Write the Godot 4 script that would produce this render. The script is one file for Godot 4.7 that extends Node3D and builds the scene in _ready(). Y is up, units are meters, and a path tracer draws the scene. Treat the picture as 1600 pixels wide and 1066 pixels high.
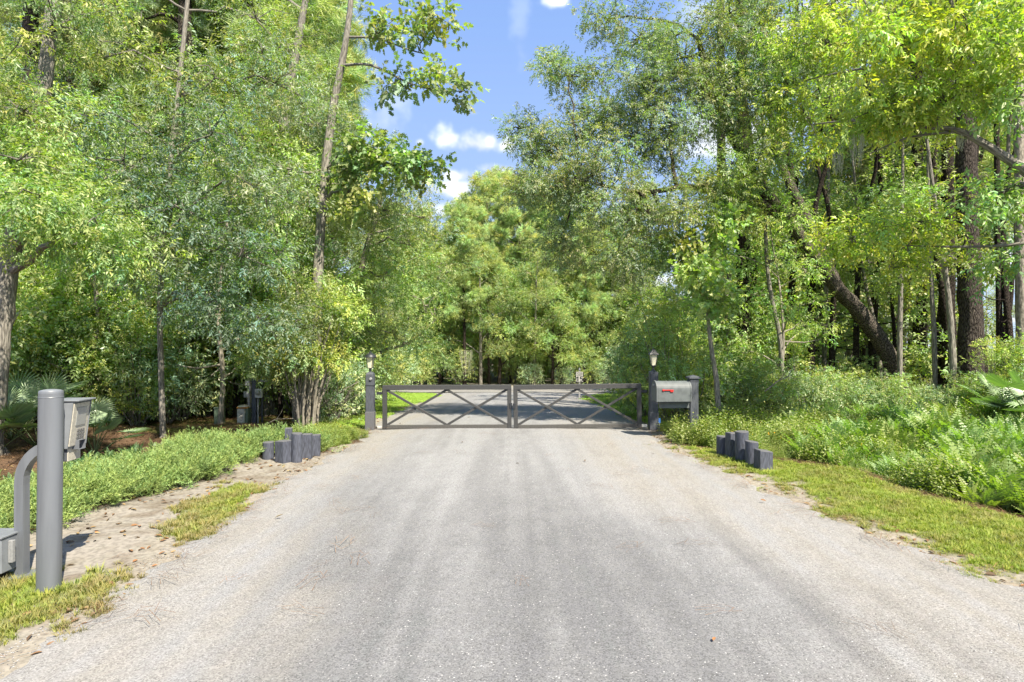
extends Node3D
# a private drive with a double swing gate in a pine and oak wood, early summer noon

const F := 960.0      # focal length of the photograph in its own pixels, used to turn measurements into metres
const EYE := 1.63     # height of the camera
var rng := RandomNumberGenerator.new()
var n_ground := FastNoiseLite.new()
var n_patch := FastNoiseLite.new()
var n_fine := FastNoiseLite.new()
var M := {}           # materials
var FAM := {}         # families of leaf sprays
var plants := []      # plants whose labels are settled at the end: [node, description, px, depth]
var used_names := {}
var TRI := 0

# ---------------------------------------------------------------- measures

func gh(d: float) -> float:
	if d < 11.0: return 0.0
	return -minf(d - 11.0, 27.0) * 0.044

func lerp_table(t: Array, d: float) -> float:
	if d <= t[0][0]: return t[0][1]
	for i in range(1, t.size()):
		if d <= t[i][0]:
			return lerpf(t[i - 1][1], t[i][1], (d - t[i - 1][0]) / (t[i][0] - t[i - 1][0]))
	return t[-1][1]

const ROAD_L := [[0.0, -2.35], [3.0, -2.42], [6.9, -2.62], [9.6, -2.45], [11.0, -2.5], [13.8, -2.9], [26.0, -2.95], [28.5, -4.2], [30.0, -9.0], [31.0, -60.0]]
const ROAD_R := [[0.0, 3.4], [4.0, 3.35], [4.8, 3.1], [6.3, 2.8], [9.5, 2.3], [11.0, 2.45], [13.0, 2.7], [24.0, 2.5], [27.5, 4.0], [29.0, 9.0], [30.0, 60.0]]
const BED_R := [[2.0, 5.1], [3.0, 4.9], [5.4, 4.5], [7.5, 4.1], [8.3, 3.45], [9.1, 2.95], [9.66, 2.62], [11.0, 2.75]]
const BED_L := [[3.5, -4.9], [4.5, -4.35], [4.95, -4.1], [6.6, -3.75], [7.2, -3.46], [7.7, -3.52], [8.35, -3.52], [8.7, -3.2], [9.0, -2.72], [10.2, -2.45]]

func ground_y(x: float, d: float) -> float:
	var h := gh(d)
	var off := maxf(0.0, maxf(lerp_table(ROAD_L, d) - x, x - lerp_table(ROAD_R, d)))
	var far := clampf(off / 2.5, 0.0, 1.0)
	h += n_ground.get_noise_2d(x, d) * 0.11 * far + far * 0.05
	if d < 11.5:
		h -= 0.20 * exp(-pow((x + 5.9) / 0.8, 2.0)) * clampf((11.5 - d) / 2.0, 0.0, 1.0)
		h -= 0.13 * smoothstep(0.0, 0.5, x - lerp_table(BED_R, d)) * clampf((9.0 - d) / 1.5, 0.0, 1.0) * smoothstep(6.5, 5.5, x)
	return h

func on_ground(px: float, d: float) -> Vector3:
	var x := (px - 800.0) * d / F
	return Vector3(x, ground_y(x, d), -d)

func pt(px: float, py: float, d: float) -> Vector3:
	return Vector3((px - 800.0) * d / F, EYE + (533.0 - py) * d / F, -d)

# ---------------------------------------------------------------- meshes

func acc() -> Dictionary:
	return {"v": PackedVector3Array(), "n": PackedVector3Array(), "u": PackedVector2Array(), "c": PackedColorArray(), "i": PackedInt32Array()}

func mesh_of(a: Dictionary) -> ArrayMesh:
	var m := ArrayMesh.new()
	var s := []
	s.resize(Mesh.ARRAY_MAX)
	s[Mesh.ARRAY_VERTEX] = a.v
	s[Mesh.ARRAY_NORMAL] = a.n
	if a.u.size(): s[Mesh.ARRAY_TEX_UV] = a.u
	if a.c.size(): s[Mesh.ARRAY_COLOR] = a.c
	s[Mesh.ARRAY_INDEX] = a.i
	m.add_surface_from_arrays(Mesh.PRIMITIVE_TRIANGLES, s)
	return m

func tri(a: Dictionary, p: Vector3, q: Vector3, r: Vector3, n := Vector3.ZERO) -> void:
	var g := (r - p).cross(q - p)
	if n != Vector3.ZERO and g.dot(n) < 0.0:
		var t := q; q = r; r = t; g = -g
	g = g.normalized()
	var k: int = a.v.size()
	a.v.append_array([p, q, r]); a.n.append_array([g, g, g])
	a.u.append_array([uvof(p, g), uvof(q, g), uvof(r, g)])
	a.i.append_array([k, k + 1, k + 2])

func uvof(p: Vector3, n: Vector3) -> Vector2:
	var m := n.abs()
	if m.y > m.x and m.y > m.z: return Vector2(p.x, p.z)
	return Vector2(p.z, -p.y) if m.x > m.z else Vector2(p.x, -p.y)

func quad(a: Dictionary, p: Vector3, q: Vector3, r: Vector3, s: Vector3, n: Vector3) -> void:
	tri(a, p, q, r, n); tri(a, p, r, s, n)

# a box with chamfered edges, turned by t
func box(a: Dictionary, t: Transform3D, size: Vector3, bevel := 0.004) -> void:
	var h := size * 0.5
	var b := minf(bevel, minf(h.x, minf(h.y, h.z)) * 0.45)
	for ax in 3:
		for s in [-1.0, 1.0]:
			var u := (ax + 1) % 3
			var w := (ax + 2) % 3
			var c := []
			for k in [[-1, -1], [1, -1], [1, 1], [-1, 1]]:
				var p := Vector3.ZERO
				p[ax] = s * h[ax]; p[u] = k[0] * (h[u] - b); p[w] = k[1] * (h[w] - b)
				c.append(t * p)
			var n := Vector3.ZERO
			n[ax] = s
			quad(a, c[0], c[1], c[2], c[3], t.basis * n)
	for ax in 3:
		var u := (ax + 1) % 3
		var w := (ax + 2) % 3
		for su in [-1.0, 1.0]:
			for sw in [-1.0, 1.0]:
				var c := []
				for k in [[-1, 0], [1, 0], [1, 1], [-1, 1]]:
					var p := Vector3.ZERO
					p[ax] = k[0] * (h[ax] - b)
					p[u] = su * (h[u] - (b if k[1] else 0.0)); p[w] = sw * (h[w] - (0.0 if k[1] else b))
					c.append(t * p)
				var n := Vector3.ZERO
				n[u] = su; n[w] = sw
				quad(a, c[0], c[1], c[2], c[3], t.basis * n)
	for sx in [-1.0, 1.0]:
		for sy in [-1.0, 1.0]:
			for sz in [-1.0, 1.0]:
				var q := Vector3(sx, sy, sz)
				tri(a, t * (q * Vector3(h.x, h.y - b, h.z - b)), t * (q * Vector3(h.x - b, h.y, h.z - b)), t * (q * Vector3(h.x - b, h.y - b, h.z)), t.basis * q)

func at(x: float, y: float, z: float) -> Transform3D:
	return Transform3D(Basis(), Vector3(x, y, z))

# a bar of w x t section from p to q (w lies in the plane z = const)
func bar(a: Dictionary, p: Vector3, q: Vector3, w: float, t: float, bevel := 0.003) -> void:
	var y := (q - p).normalized()
	var z := Vector3(0, 0, 1)
	if absf(y.z) > 0.9: z = Vector3(1, 0, 0)
	var x := y.cross(z).normalized()
	z = x.cross(y).normalized()
	box(a, Transform3D(Basis(x, y, z), (p + q) * 0.5), Vector3(w, p.distance_to(q), t), bevel)

# a tapered tube along a polyline; r is an array of radii. uneven adds lumps.
func tube(a: Dictionary, pts: Array, r: Array, sides := 8, uneven := 0.0, cap := false) -> void:
	var k0: int = a.v.size()
	var n := pts.size()
	var along := 0.0
	var side := Vector3.RIGHT
	for i in n:
		var dir: Vector3 = (pts[mini(i + 1, n - 1)] - pts[maxi(i - 1, 0)]).normalized()
		if i > 0: along += pts[i].distance_to(pts[i - 1])
		side = (side - dir * side.dot(dir))
		if side.length() < 0.05: side = Vector3.FORWARD - dir * Vector3.FORWARD.dot(dir)
		side = side.normalized()
		var up := dir.cross(side)
		for s in sides + 1:
			var an := TAU * s / sides
			var o := side * cos(an) + up * sin(an)
			var rr: float = r[i]
			if uneven > 0.0:
				rr *= 1.0 + uneven * n_patch.get_noise_3d(cos(an) * 60.0 + k0, along * 45.0, sin(an) * 60.0)
			a.v.append(pts[i] + o * rr)
			a.n.append(o)
			a.u.append(Vector2(float(s) / sides * maxf(1.0, roundf(r[0] * 12.0)), along))
	for i in n - 1:
		for s in sides:
			var p := k0 + i * (sides + 1) + s
			var q := p + sides + 1
			a.i.append_array([p, q, p + 1, p + 1, q, q + 1])
	if cap:
		for s in sides:
			var e := k0 + (n - 1) * (sides + 1)
			tri(a, pts[n - 1], a.v[e + s], a.v[e + s + 1], pts[n - 1] - pts[n - 2])

# a surface of revolution about y; profile = [[r, y], ...]
func lathe(a: Dictionary, c: Vector3, profile: Array, sides := 16, turn := 0.0, flat := false) -> void:
	for i in profile.size() - 1:
		for s in sides:
			var a0 := TAU * s / sides + turn
			var a1 := TAU * (s + 1) / sides + turn
			var o0 := Vector3(cos(a0), 0, sin(a0))
			var o1 := Vector3(cos(a1), 0, sin(a1))
			var p: Array = profile[i]
			var q: Array = profile[i + 1]
			var v := [c + o0 * p[0] + Vector3(0, p[1], 0), c + o1 * p[0] + Vector3(0, p[1], 0), c + o1 * q[0] + Vector3(0, q[1], 0), c + o0 * q[0] + Vector3(0, q[1], 0)]
			var sl := Vector2(q[1] - p[1], p[0] - q[0])
			var nn := (o0 + o1).normalized() * sl.x + Vector3(0, sl.y, 0)
			if nn.length() < 1e-7: continue
			if flat:
				quad(a, v[0], v[1], v[2], v[3], nn)
			else:
				var k: int = a.v.size()
				var n0 := (o0 * sl.x + Vector3(0, sl.y, 0)).normalized()
				var n1 := (o1 * sl.x + Vector3(0, sl.y, 0)).normalized()
				a.v.append_array(v); a.n.append_array([n0, n1, n1, n0])
				a.u.append_array([Vector2(a0, p[1]), Vector2(a1, p[1]), Vector2(a1, q[1]), Vector2(a0, q[1])])
				if ((v[2] - v[0]) as Vector3).cross(v[1] - v[0]).dot(nn) + ((v[3] - v[0]) as Vector3).cross(v[2] - v[0]).dot(nn) >= 0.0:
					a.i.append_array([k, k + 1, k + 2, k, k + 2, k + 3])
				else:
					a.i.append_array([k, k + 2, k + 1, k, k + 3, k + 2])

# ---------------------------------------------------------------- nodes

func numbered(n: String) -> String:
	var k: int = used_names.get(n, -1) + 1
	used_names[n] = k
	return n if k == 0 else "%s_%03d" % [n, k]

func thing(called: String, label: String, category: String, p := Vector3.ZERO, turn := 0.0, group := "") -> Node3D:
	var o := Node3D.new()
	o.name = numbered(called)
	add_child(o)
	o.position = p
	o.rotation.y = turn
	tag(o, label, category, group)
	return o

func tag(o: Node, label: String, category: String, group := "") -> void:
	if label: o.set_meta("label", label)
	if category: o.set_meta("category", category)
	if group: o.set_meta("group", group)

func obj(called: String, m: Mesh, mat: Material, parent: Node = null) -> MeshInstance3D:
	var o := MeshInstance3D.new()
	o.mesh = m
	o.material_override = mat
	if parent == null:
		o.name = numbered(called)
		add_child(o)
	else:
		var k := 0
		var nm := called
		while parent.has_node(nm):
			k += 1
			nm = "%s_%03d" % [called, k]
		o.name = nm
		parent.add_child(o)
	return o

func part(called: String, a: Dictionary, mat: Material, parent: Node = null) -> MeshInstance3D:
	return obj(called, mesh_of(a), mat, parent)

func boxpart(called: String, t: Transform3D, size: Vector3, mat: Material, parent: Node, bevel := 0.004) -> MeshInstance3D:
	var a := acc()
	box(a, t, size, bevel)
	return part(called, a, mat, parent)

func scatter(called: String, label: String, category: String, m: Mesh, mat: Material, xf: Array, cols: Array, parent: Node = null) -> void:
	var mm := MultiMesh.new()
	mm.transform_format = MultiMesh.TRANSFORM_3D
	mm.use_colors = true
	mm.mesh = m
	mm.instance_count = xf.size()
	for i in xf.size():
		mm.set_instance_transform(i, xf[i])
		mm.set_instance_color(i, cols[i])
	var o := MultiMeshInstance3D.new()
	o.multimesh = mm
	o.material_override = mat
	o.set_meta("kind", "stuff")
	if parent == null:
		o.name = numbered(called)
		add_child(o)
		tag(o, label, category)
	else:
		o.name = called
		parent.add_child(o, true)

# ---------------------------------------------------------------- materials

func lin(r: float, g: float, b: float) -> Color:
	return Color(r, g, b).linear_to_srgb()

func noise(kind: int, freq: float, seed_: int, oct := 4, ftype := FastNoiseLite.FRACTAL_FBM) -> FastNoiseLite:
	var n := FastNoiseLite.new()
	n.noise_type = kind
	n.frequency = freq
	n.seed = seed_
	n.fractal_type = ftype
	n.fractal_octaves = oct
	return n

func ramp(stops: Array) -> Gradient:
	var g := Gradient.new()
	var o := PackedFloat32Array()
	var c := PackedColorArray()
	for s in stops:
		o.append(s[0]); c.append(s[1])
	g.offsets = o
	g.colors = c
	return g

func ntex(n: FastNoiseLite, size: int, g: Gradient = null, bump := 0.0) -> NoiseTexture2D:
	var t := NoiseTexture2D.new()
	t.width = size; t.height = size
	t.seamless = true
	t.noise = n
	if g: t.color_ramp = g
	if bump > 0.0:
		t.as_normal_map = true
		t.bump_strength = bump
	return t

func grey(v: float) -> Color:
	return Color(v, v, v)

func plain(c: Color, rough := 0.6, metal := 0.0) -> StandardMaterial3D:
	var m := StandardMaterial3D.new()
	m.albedo_color = c
	m.roughness = rough
	m.metallic = metal
	return m

# paint or weathered stuff: colour varied by a noise laid on in three planes
func worn(c: Color, rough: float, tex: Texture2D, scale: Vector3, height: Texture2D = null, hs := 0.1) -> StandardMaterial3D:
	var m := plain(c, rough)
	m.albedo_texture = tex
	m.uv1_triplanar = true
	m.uv1_scale = scale
	if height:
		m.heightmap_enabled = true
		m.heightmap_texture = height
		m.heightmap_scale = hs
	return m

func leaf_mat(back: Color, rough := 0.45, spec := 0.45) -> StandardMaterial3D:
	var m := StandardMaterial3D.new()
	m.vertex_color_use_as_albedo = true
	m.roughness = rough
	m.metallic_specular = spec
	m.backlight_enabled = true
	m.backlight = back
	m.cull_mode = BaseMaterial3D.CULL_DISABLED
	return m

func make_materials() -> void:
	var blotch := ntex(noise(FastNoiseLite.TYPE_SIMPLEX, 0.012, 3, 5), 512, ramp([[0.25, grey(0.9)], [0.55, grey(0.97)], [0.8, grey(1.0)]]))
	var streak := ntex(noise(FastNoiseLite.TYPE_SIMPLEX, 0.03, 5, 5), 512, ramp([[0.2, grey(0.82)], [0.5, grey(0.95)], [0.8, grey(1.0)]]))
	var grain_h := ntex(noise(FastNoiseLite.TYPE_SIMPLEX, 0.02, 8, 5), 512)
	var grain_c := ntex(noise(FastNoiseLite.TYPE_SIMPLEX, 0.03, 6, 5), 512, ramp([[0.2, grey(0.62)], [0.5, grey(0.88)], [0.75, grey(1.0)]]))
	M.gate = worn(lin(0.042, 0.043, 0.043), 0.55, blotch, Vector3(3, 3, 3))
	M.gate_low = worn(lin(0.07, 0.068, 0.063), 0.75, streak, Vector3(2, 2, 2))
	M.post = worn(lin(0.065, 0.073, 0.088), 0.6, streak, Vector3(3, 0.4, 3), grain_h, 0.05)
	M.timber = worn(lin(0.080, 0.090, 0.122), 0.75, grain_c, Vector3(6, 0.45, 6), grain_h, 0.2)
	M.timber_cut = worn(lin(0.109, 0.112, 0.122), 0.85, streak, Vector3(5, 5, 5), grain_h, 0.2)
	M.pole = worn(lin(0.135, 0.148, 0.168), 0.40, blotch, Vector3(1.3, 0.12, 1.3))
	M.housing = worn(lin(0.175, 0.192, 0.212), 0.5, blotch, Vector3(1, 1, 1))
	M.cream = worn(lin(0.422, 0.401, 0.340), 0.5, blotch, Vector3(5, 5, 5))
	M.mail = worn(lin(0.102, 0.117, 0.121), 0.62, blotch, Vector3(1, 1, 1))
	M.red = plain(lin(0.422, 0.020, 0.017), 0.4)
	M.white = worn(lin(0.490, 0.490, 0.469), 0.5, blotch, Vector3(5, 5, 5))
	M.black = plain(lin(0.014, 0.014, 0.016), 0.45)
	M.iron = plain(lin(0.019, 0.022, 0.027), 0.45)
	M.screen = plain(lin(0.238, 0.245, 0.231), 0.12)
	M.button = plain(lin(0.109, 0.109, 0.109), 0.5)
	M.galv = worn(lin(0.245, 0.252, 0.258), 0.45, blotch, Vector3(6, 6, 6))
	M.greenbox = worn(lin(0.10, 0.145, 0.10), 0.6, blotch, Vector3(5, 5, 5))
	M.orange = plain(lin(0.408, 0.184, 0.034), 0.6)
	M.blue = plain(lin(0.027, 0.109, 0.340), 0.5)
	M.utilwhite = worn(lin(0.45, 0.45, 0.40), 0.6, streak, Vector3(4, 2, 4))
	var g := StandardMaterial3D.new()
	g.transparency = BaseMaterial3D.TRANSPARENCY_ALPHA
	g.albedo_color = Color(0.95, 0.93, 0.82, 0.55)
	g.roughness = 0.3
	M.glass = g
	# barks: colour times noise stretched along the trunk
	var furrow := noise(FastNoiseLite.TYPE_SIMPLEX, 0.018, 21, 5, FastNoiseLite.FRACTAL_RIDGED)
	var furrow_c := ntex(furrow, 512, ramp([[0.15, grey(1.0)], [0.5, grey(0.7)], [0.8, grey(0.28)]]))
	var furrow_h := ntex(furrow, 512, ramp([[0.1, grey(1.0)], [0.8, grey(0.0)]]))
	var smooth_n := noise(FastNoiseLite.TYPE_SIMPLEX, 0.02, 31, 5)
	var smooth_c := ntex(smooth_n, 512, ramp([[0.2, grey(0.68)], [0.5, grey(0.88)], [0.75, grey(1.0)]]))
	var smooth_h := ntex(smooth_n, 512)
	for b in [["bark_pine", lin(0.136, 0.116, 0.100), furrow_c, furrow_h, Vector3(1.0, 0.55, 1), 2.2], ["bark_dark", lin(0.080, 0.066, 0.054), furrow_c, furrow_h, Vector3(1, 0.6, 1), 2.2],
			["bark_oak", lin(0.192, 0.168, 0.140), furrow_c, furrow_h, Vector3(1, 0.9, 1), 1.5], ["bark_grey", lin(0.264, 0.248, 0.216), smooth_c, smooth_h, Vector3(1, 0.45, 1), 0.8],
			["bark_pale", lin(0.336, 0.308, 0.252), smooth_c, smooth_h, Vector3(1, 0.6, 1), 0.6]]:
		var m := plain(b[1], 0.9)
		m.albedo_texture = b[2]
		m.heightmap_enabled = true
		m.heightmap_texture = b[3]
		m.heightmap_scale = b[5]
		m.uv1_scale = b[4]
		m.metallic_specular = 0.25
		M[b[0]] = m
	M.leaf = leaf_mat(Color(0.88, 1.0, 0.42), 0.42, 0.5)
	M.leaf_gloss = leaf_mat(Color(0.65, 0.8, 0.35), 0.36, 0.55)
	M.needle = leaf_mat(Color(0.7, 0.8, 0.3), 0.5, 0.4)
	M.grass = leaf_mat(Color(0.75, 0.85, 0.3), 0.6, 0.3)
	M.litter = leaf_mat(Color(0.15, 0.1, 0.05), 0.85, 0.2)
	M.moss = leaf_mat(Color(0.4, 0.4, 0.35), 0.9, 0.1)
	var stone := plain(Color.WHITE, 0.9)
	stone.vertex_color_use_as_albedo = true
	M.stone = stone
	# gravelly asphalt: vertex colours carry sand and wear, the texture carries the stones
	var cells := noise(FastNoiseLite.TYPE_CELLULAR, 0.085, 41, 2)
	cells.cellular_return_type = FastNoiseLite.RETURN_CELL_VALUE
	var road := plain(Color.WHITE, 0.92)
	road.vertex_color_use_as_albedo = true
	road.metallic_specular = 0.25
	road.albedo_texture = ntex(cells, 1024, ramp([[0.0, grey(0.60)], [0.25, grey(0.78)], [0.6, grey(0.88)], [0.88, grey(0.96)], [1.0, grey(1.0)]]))
	var cells_h := noise(FastNoiseLite.TYPE_CELLULAR, 0.085, 41, 2)
	cells_h.cellular_return_type = FastNoiseLite.RETURN_DISTANCE
	road.heightmap_enabled = true
	road.heightmap_texture = ntex(cells_h, 1024)
	road.heightmap_scale = -0.22
	road.uv1_scale = Vector3(1.5, 1.5, 1.5)
	road.detail_enabled = true
	road.detail_blend_mode = BaseMaterial3D.BLEND_MODE_MUL
	road.detail_uv_layer = BaseMaterial3D.DETAIL_UV_1
	M.road = road
	var soil := plain(Color.WHITE, 0.97)
	soil.vertex_color_use_as_albedo = true
	soil.metallic_specular = 0.15
	soil.albedo_texture = ntex(noise(FastNoiseLite.TYPE_SIMPLEX, 0.02, 51, 7), 1024, ramp([[0.15, grey(0.84)], [0.5, grey(0.95)], [0.8, grey(1.0)]]))
	soil.heightmap_enabled = true
	soil.heightmap_texture = ntex(noise(FastNoiseLite.TYPE_SIMPLEX, 0.03, 52, 7), 1024)
	soil.heightmap_scale = 0.25
	soil.uv1_scale = Vector3(0.7, 0.7, 0.7)
	M.soil = soil

# ---------------------------------------------------------------- sky

func air(el: float) -> Color:
	return Color(0.80, 0.865, 0.945).lerp(Color(0.36, 0.52, 0.81), pow(clampf(el / 62.0, 0.0, 1.0), 0.55))

func make_sky() -> ImageTexture:
	var w := 3072
	var h := 1536
	var im: Image
	var big := noise(FastNoiseLite.TYPE_SIMPLEX, 1.0, 71, 5)
	var puff := noise(FastNoiseLite.TYPE_SIMPLEX, 9.0, 72, 6)
	var wisp := noise(FastNoiseLite.TYPE_SIMPLEX, 2.2, 73, 4)
	# cumulus seen over the drive: [azimuth, elevation, half width, half height] in degrees
	var clouds := []
	for c in [[745, 225, 54, 24], [772, 264, 30, 12], [720, 275, 42, 13], [700, 300, 60, 14], [745, 292, 46, 11], [655, 226, 8, 6], [735, 178, 20, 3], [868, 4, 24, 11], [815, 50, 16, 60], [600, 190, 50, 40], [690, 330, 80, 12]]:
		var soft: float = [1.0, 1.0, 0.9, 0.9, 0.8, 0.8, 0.5, 1.0, 0.22, 0.35, 0.7][clouds.size()]
		clouds.append([rad_to_deg(atan((c[0] - 800.0) / F)), rad_to_deg(atan((533.0 - c[1]) / F)), c[2] / F * 66.0, c[3] / F * 66.0, soft])
	var low := Image.create(w / 4, h / 4, false, Image.FORMAT_RGB8)
	low.fill(Color(0.80, 0.85, 0.92))
	for y in range(0, h / 8 + 2):
		var el := (0.5 - (y + 0.5) / (h / 4)) * 180.0
		var ce := cos(deg_to_rad(el))
		var se := sin(deg_to_rad(el))
		for x in w / 4:
			var az := ((x + 0.5) / (w / 4) - 0.5) * TAU
			var q := Vector2(sin(az) * ce, -cos(az) * ce) / (maxf(se, 0.0) + 0.18)
			var v := big.get_noise_2d(q.x * 0.55, q.y * 0.55) + 0.35 * wisp.get_noise_2d(q.x, q.y)
			var cover := smoothstep(0.05, 0.4, v) * 0.9
			var shade := clampf(v * 1.2 - 0.25, 0.0, 1.0)
			low.set_pixel(x, y, air(el).lerp(Color(0.99, 0.99, 1.0).lerp(Color(0.80, 0.83, 0.89), shade), cover))
	low.resize(w, h, Image.INTERPOLATE_CUBIC)
	im = low
	for y in range(int(h * (0.5 - 40.0 / 180.0)), int(h * (0.5 - 6.0 / 180.0))):
		var el := (0.5 - (y + 0.5) / h) * 180.0
		var ce := cos(deg_to_rad(el))
		var se := sin(deg_to_rad(el))
		for x in range(int(w * (0.5 - 24.0 / 360.0)), int(w * (0.5 + 18.0 / 360.0))):
			var az := ((x + 0.5) / w - 0.5) * 360.0
			var dir := Vector3(sin(deg_to_rad(az)) * ce, se, -cos(deg_to_rad(az)) * ce)
			var blend := clampf(minf(minf(az + 23.5, 17.5 - az), minf(el - 6.5, 39.5 - el)) / 4.0, 0.0, 1.0)
			var cover := 0.0
			var shade := 0.0
			var p := puff.get_noise_3dv(dir * 1.9)
			for c in clouds:
				var ex: float = (az - c[0]) / c[2]
				var ey: float = (el - c[1]) / c[3]
				if absf(ex) > 1.9 or absf(ey) > 2.2: continue
				if ey < 0.0: ey *= 1.5
				var k := smoothstep(-0.05, 0.85, 1.0 - sqrt(ex * ex + ey * ey) + p * 0.85) * (c[4] as float)
				if k > cover:
					cover = k
					shade = clampf(0.35 - ey * 0.5 - p * 1.6, 0.0, 1.0)
			var col := air(el).lerp(Color(0.99, 0.99, 1.0).lerp(Color(0.80, 0.83, 0.89), shade), cover)
			im.set_pixel(x, y, im.get_pixel(x, y).lerp(col, blend))
	# the panorama begins straight ahead: its middle lies behind the viewer
	var out := Image.create(w, h, false, Image.FORMAT_RGB8)
	out.blit_rect(im, Rect2i(w / 2, 0, w / 2, h), Vector2i(0, 0))
	out.blit_rect(im, Rect2i(0, 0, w / 2, h), Vector2i(w / 2, 0))
	return ImageTexture.create_from_image(out)

# ---------------------------------------------------------------- leaves

func rv() -> Vector3:
	var z := rng.randf_range(-1, 1)
	var a := rng.randf() * TAU
	var s := sqrt(1 - z * z)
	return Vector3(s * cos(a), z, s * sin(a))

# one flat leaf of outline o (half outline as [along, half width]) added to a
func leaf(a: Dictionary, p: Vector3, dir: Vector3, up: Vector3, ln: float, wd: float, o: Array, fold := 0.25) -> void:
	var x := dir.cross(up).normalized()
	var n := x.cross(dir).normalized()
	var k: int = a.v.size()
	var m := o.size()
	a.v.append(p)
	a.n.append(n)
	for s in [1.0, -1.0]:
		for j in m:
			a.v.append(p + dir * ln * (o[j][0] as float) + x * s * wd * (o[j][1] as float) + n * wd * fold * (o[j][1] as float) - Vector3(0, ln * 0.12 * (o[j][0] as float), 0))
			a.n.append((n - x * s * fold * 0.8).normalized())
	a.v.append(p + dir * ln - Vector3(0, ln * 0.2, 0))
	a.n.append(n)
	var tip: int = a.v.size() - 1
	for s in 2:
		var b := k + 1 + s * m
		for j in m:
			var nx: int = b + j + 1 if j < m - 1 else tip
			if s == 0: a.i.append_array([k, nx, b + j])
			else: a.i.append_array([k, b + j, nx])

# a family: sprays of equal topology. opts: leaves, twig, ln, wd, outline, droop, spread
func family(called: String, variants: int, leaves: int, twig: float, ln: float, wd: float, outline: Array, droop := 0.3, spread := 0.9) -> void:
	var out := []
	var idx := PackedInt32Array()
	for k in variants:
		var a := acc()
		for j in leaves:
			var t := (j + 1.0) / leaves
			var p := Vector3(0, -droop * twig * t * t * 0.4, t * twig) + rv() * twig * 0.06
			var an := j * 2.4 + rng.randf_range(-0.5, 0.5)
			var side := Vector3(cos(an), sin(an) * 0.6, 0) * spread
			var dir := (side + Vector3(0, -droop, 0.55 + 0.8 * (1.0 if j == leaves - 1 else 0.0)) + rv() * 0.25).normalized()
			leaf(a, p, dir, (Vector3(0, 1, 0) + rv() * 0.75).normalized(), ln * rng.randf_range(0.7, 1.15), wd * rng.randf_range(0.8, 1.15), outline)
		out.append([a.v, a.n])
		idx = a.i
	var nv: int = out[0][0].size()
	FAM[called] = {"t": out, "nv": nv, "pattern": idx, "index": PackedInt32Array(), "n": 0}

func needle_family(called: String, variants: int, count: int, ln: float, wd: float) -> void:
	var out := []
	var idx := PackedInt32Array()
	for k in variants:
		var a := acc()
		for j in count:
			var t := float(j) / count
			var p := Vector3(0, 0, t * ln * 0.8)
			var dir := (rv() * Vector3(1, 1, 0.4) + Vector3(0, -0.05, 0.75)).normalized()
			var x := dir.cross(rv()).normalized()
			var n := x.cross(dir).normalized()
			var q: int = a.v.size()
			a.v.append_array([p - x * wd, p + x * wd, p + dir * ln * rng.randf_range(0.75, 1.1) - Vector3(0, ln * 0.15, 0)])
			a.n.append_array([n, n, n])
			a.i.append_array([q, q + 2, q + 1])
		out.append([a.v, a.n])
		idx = a.i
	FAM[called] = {"t": out, "nv": out[0][0].size(), "pattern": idx, "index": PackedInt32Array(), "n": 0}

func indices(f: Dictionary, n: int) -> PackedInt32Array:
	if f.n < n:
		var pat: PackedInt32Array = f.pattern
		var ix: PackedInt32Array = f.index
		for k in range(f.n, n):
			var o: int = k * f.nv
			for i in pat: ix.append(i + o)
		f.index = ix
		f.n = n
	return f.index.slice(0, n * f.pattern.size())

# foliage mesh: clumps = [[centre, radius, sprays, colour], ...]
func foliage(clumps: Array, f: Dictionary, size := 1.0, vary := 0.28, hang := 0.15, dense := 1.45) -> ArrayMesh:
	var v := PackedVector3Array()
	var n := PackedVector3Array()
	var c := PackedColorArray()
	var total := 0
	var one := PackedColorArray()
	one.resize(f.nv)
	var kinds: int = f.t.size()
	for cl in clumps:
		var ctr: Vector3 = cl[0]
		var rad: Vector3 = cl[1]
		var base: Color = cl[3]
		for i in int(cl[2] * dense):
			var o := rv()
			var p := ctr + o * rad * pow(rng.randf(), 0.42)
			var z := (o * 0.8 + rv() * 0.8 + Vector3(0, 0.12 - hang, 0)).normalized()
			var y := Vector3(0, 1, 0) + rv() * 0.45 + o * 0.25
			var x := y.cross(z).normalized()
			y = z.cross(x)
			var s := size * rng.randf_range(0.75, 1.25)
			var b := Basis(x, y, z)
			var t: Array = f.t[rng.randi() % kinds]
			v.append_array(Transform3D(b * s, p) * (t[0] as PackedVector3Array))
			n.append_array(Transform3D(b, Vector3.ZERO) * (t[1] as PackedVector3Array))
			var k := 1.0 + rng.randf_range(-vary, vary)
			var w := rng.randf_range(-0.12, 0.12)
			one.fill(Color(base.r * k * (1 + w), base.g * k, base.b * k * (1 - w)) * LEAF)
			c.append_array(one)
			total += 1
	TRI += total * f.pattern.size() / 3
	var m := ArrayMesh.new()
	var s_ := []
	s_.resize(Mesh.ARRAY_MAX)
	s_[Mesh.ARRAY_VERTEX] = v
	s_[Mesh.ARRAY_NORMAL] = n
	s_[Mesh.ARRAY_COLOR] = c
	s_[Mesh.ARRAY_INDEX] = indices(f, total)
	m.add_surface_from_arrays(Mesh.PRIMITIVE_TRIANGLES, s_)
	return m

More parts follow.
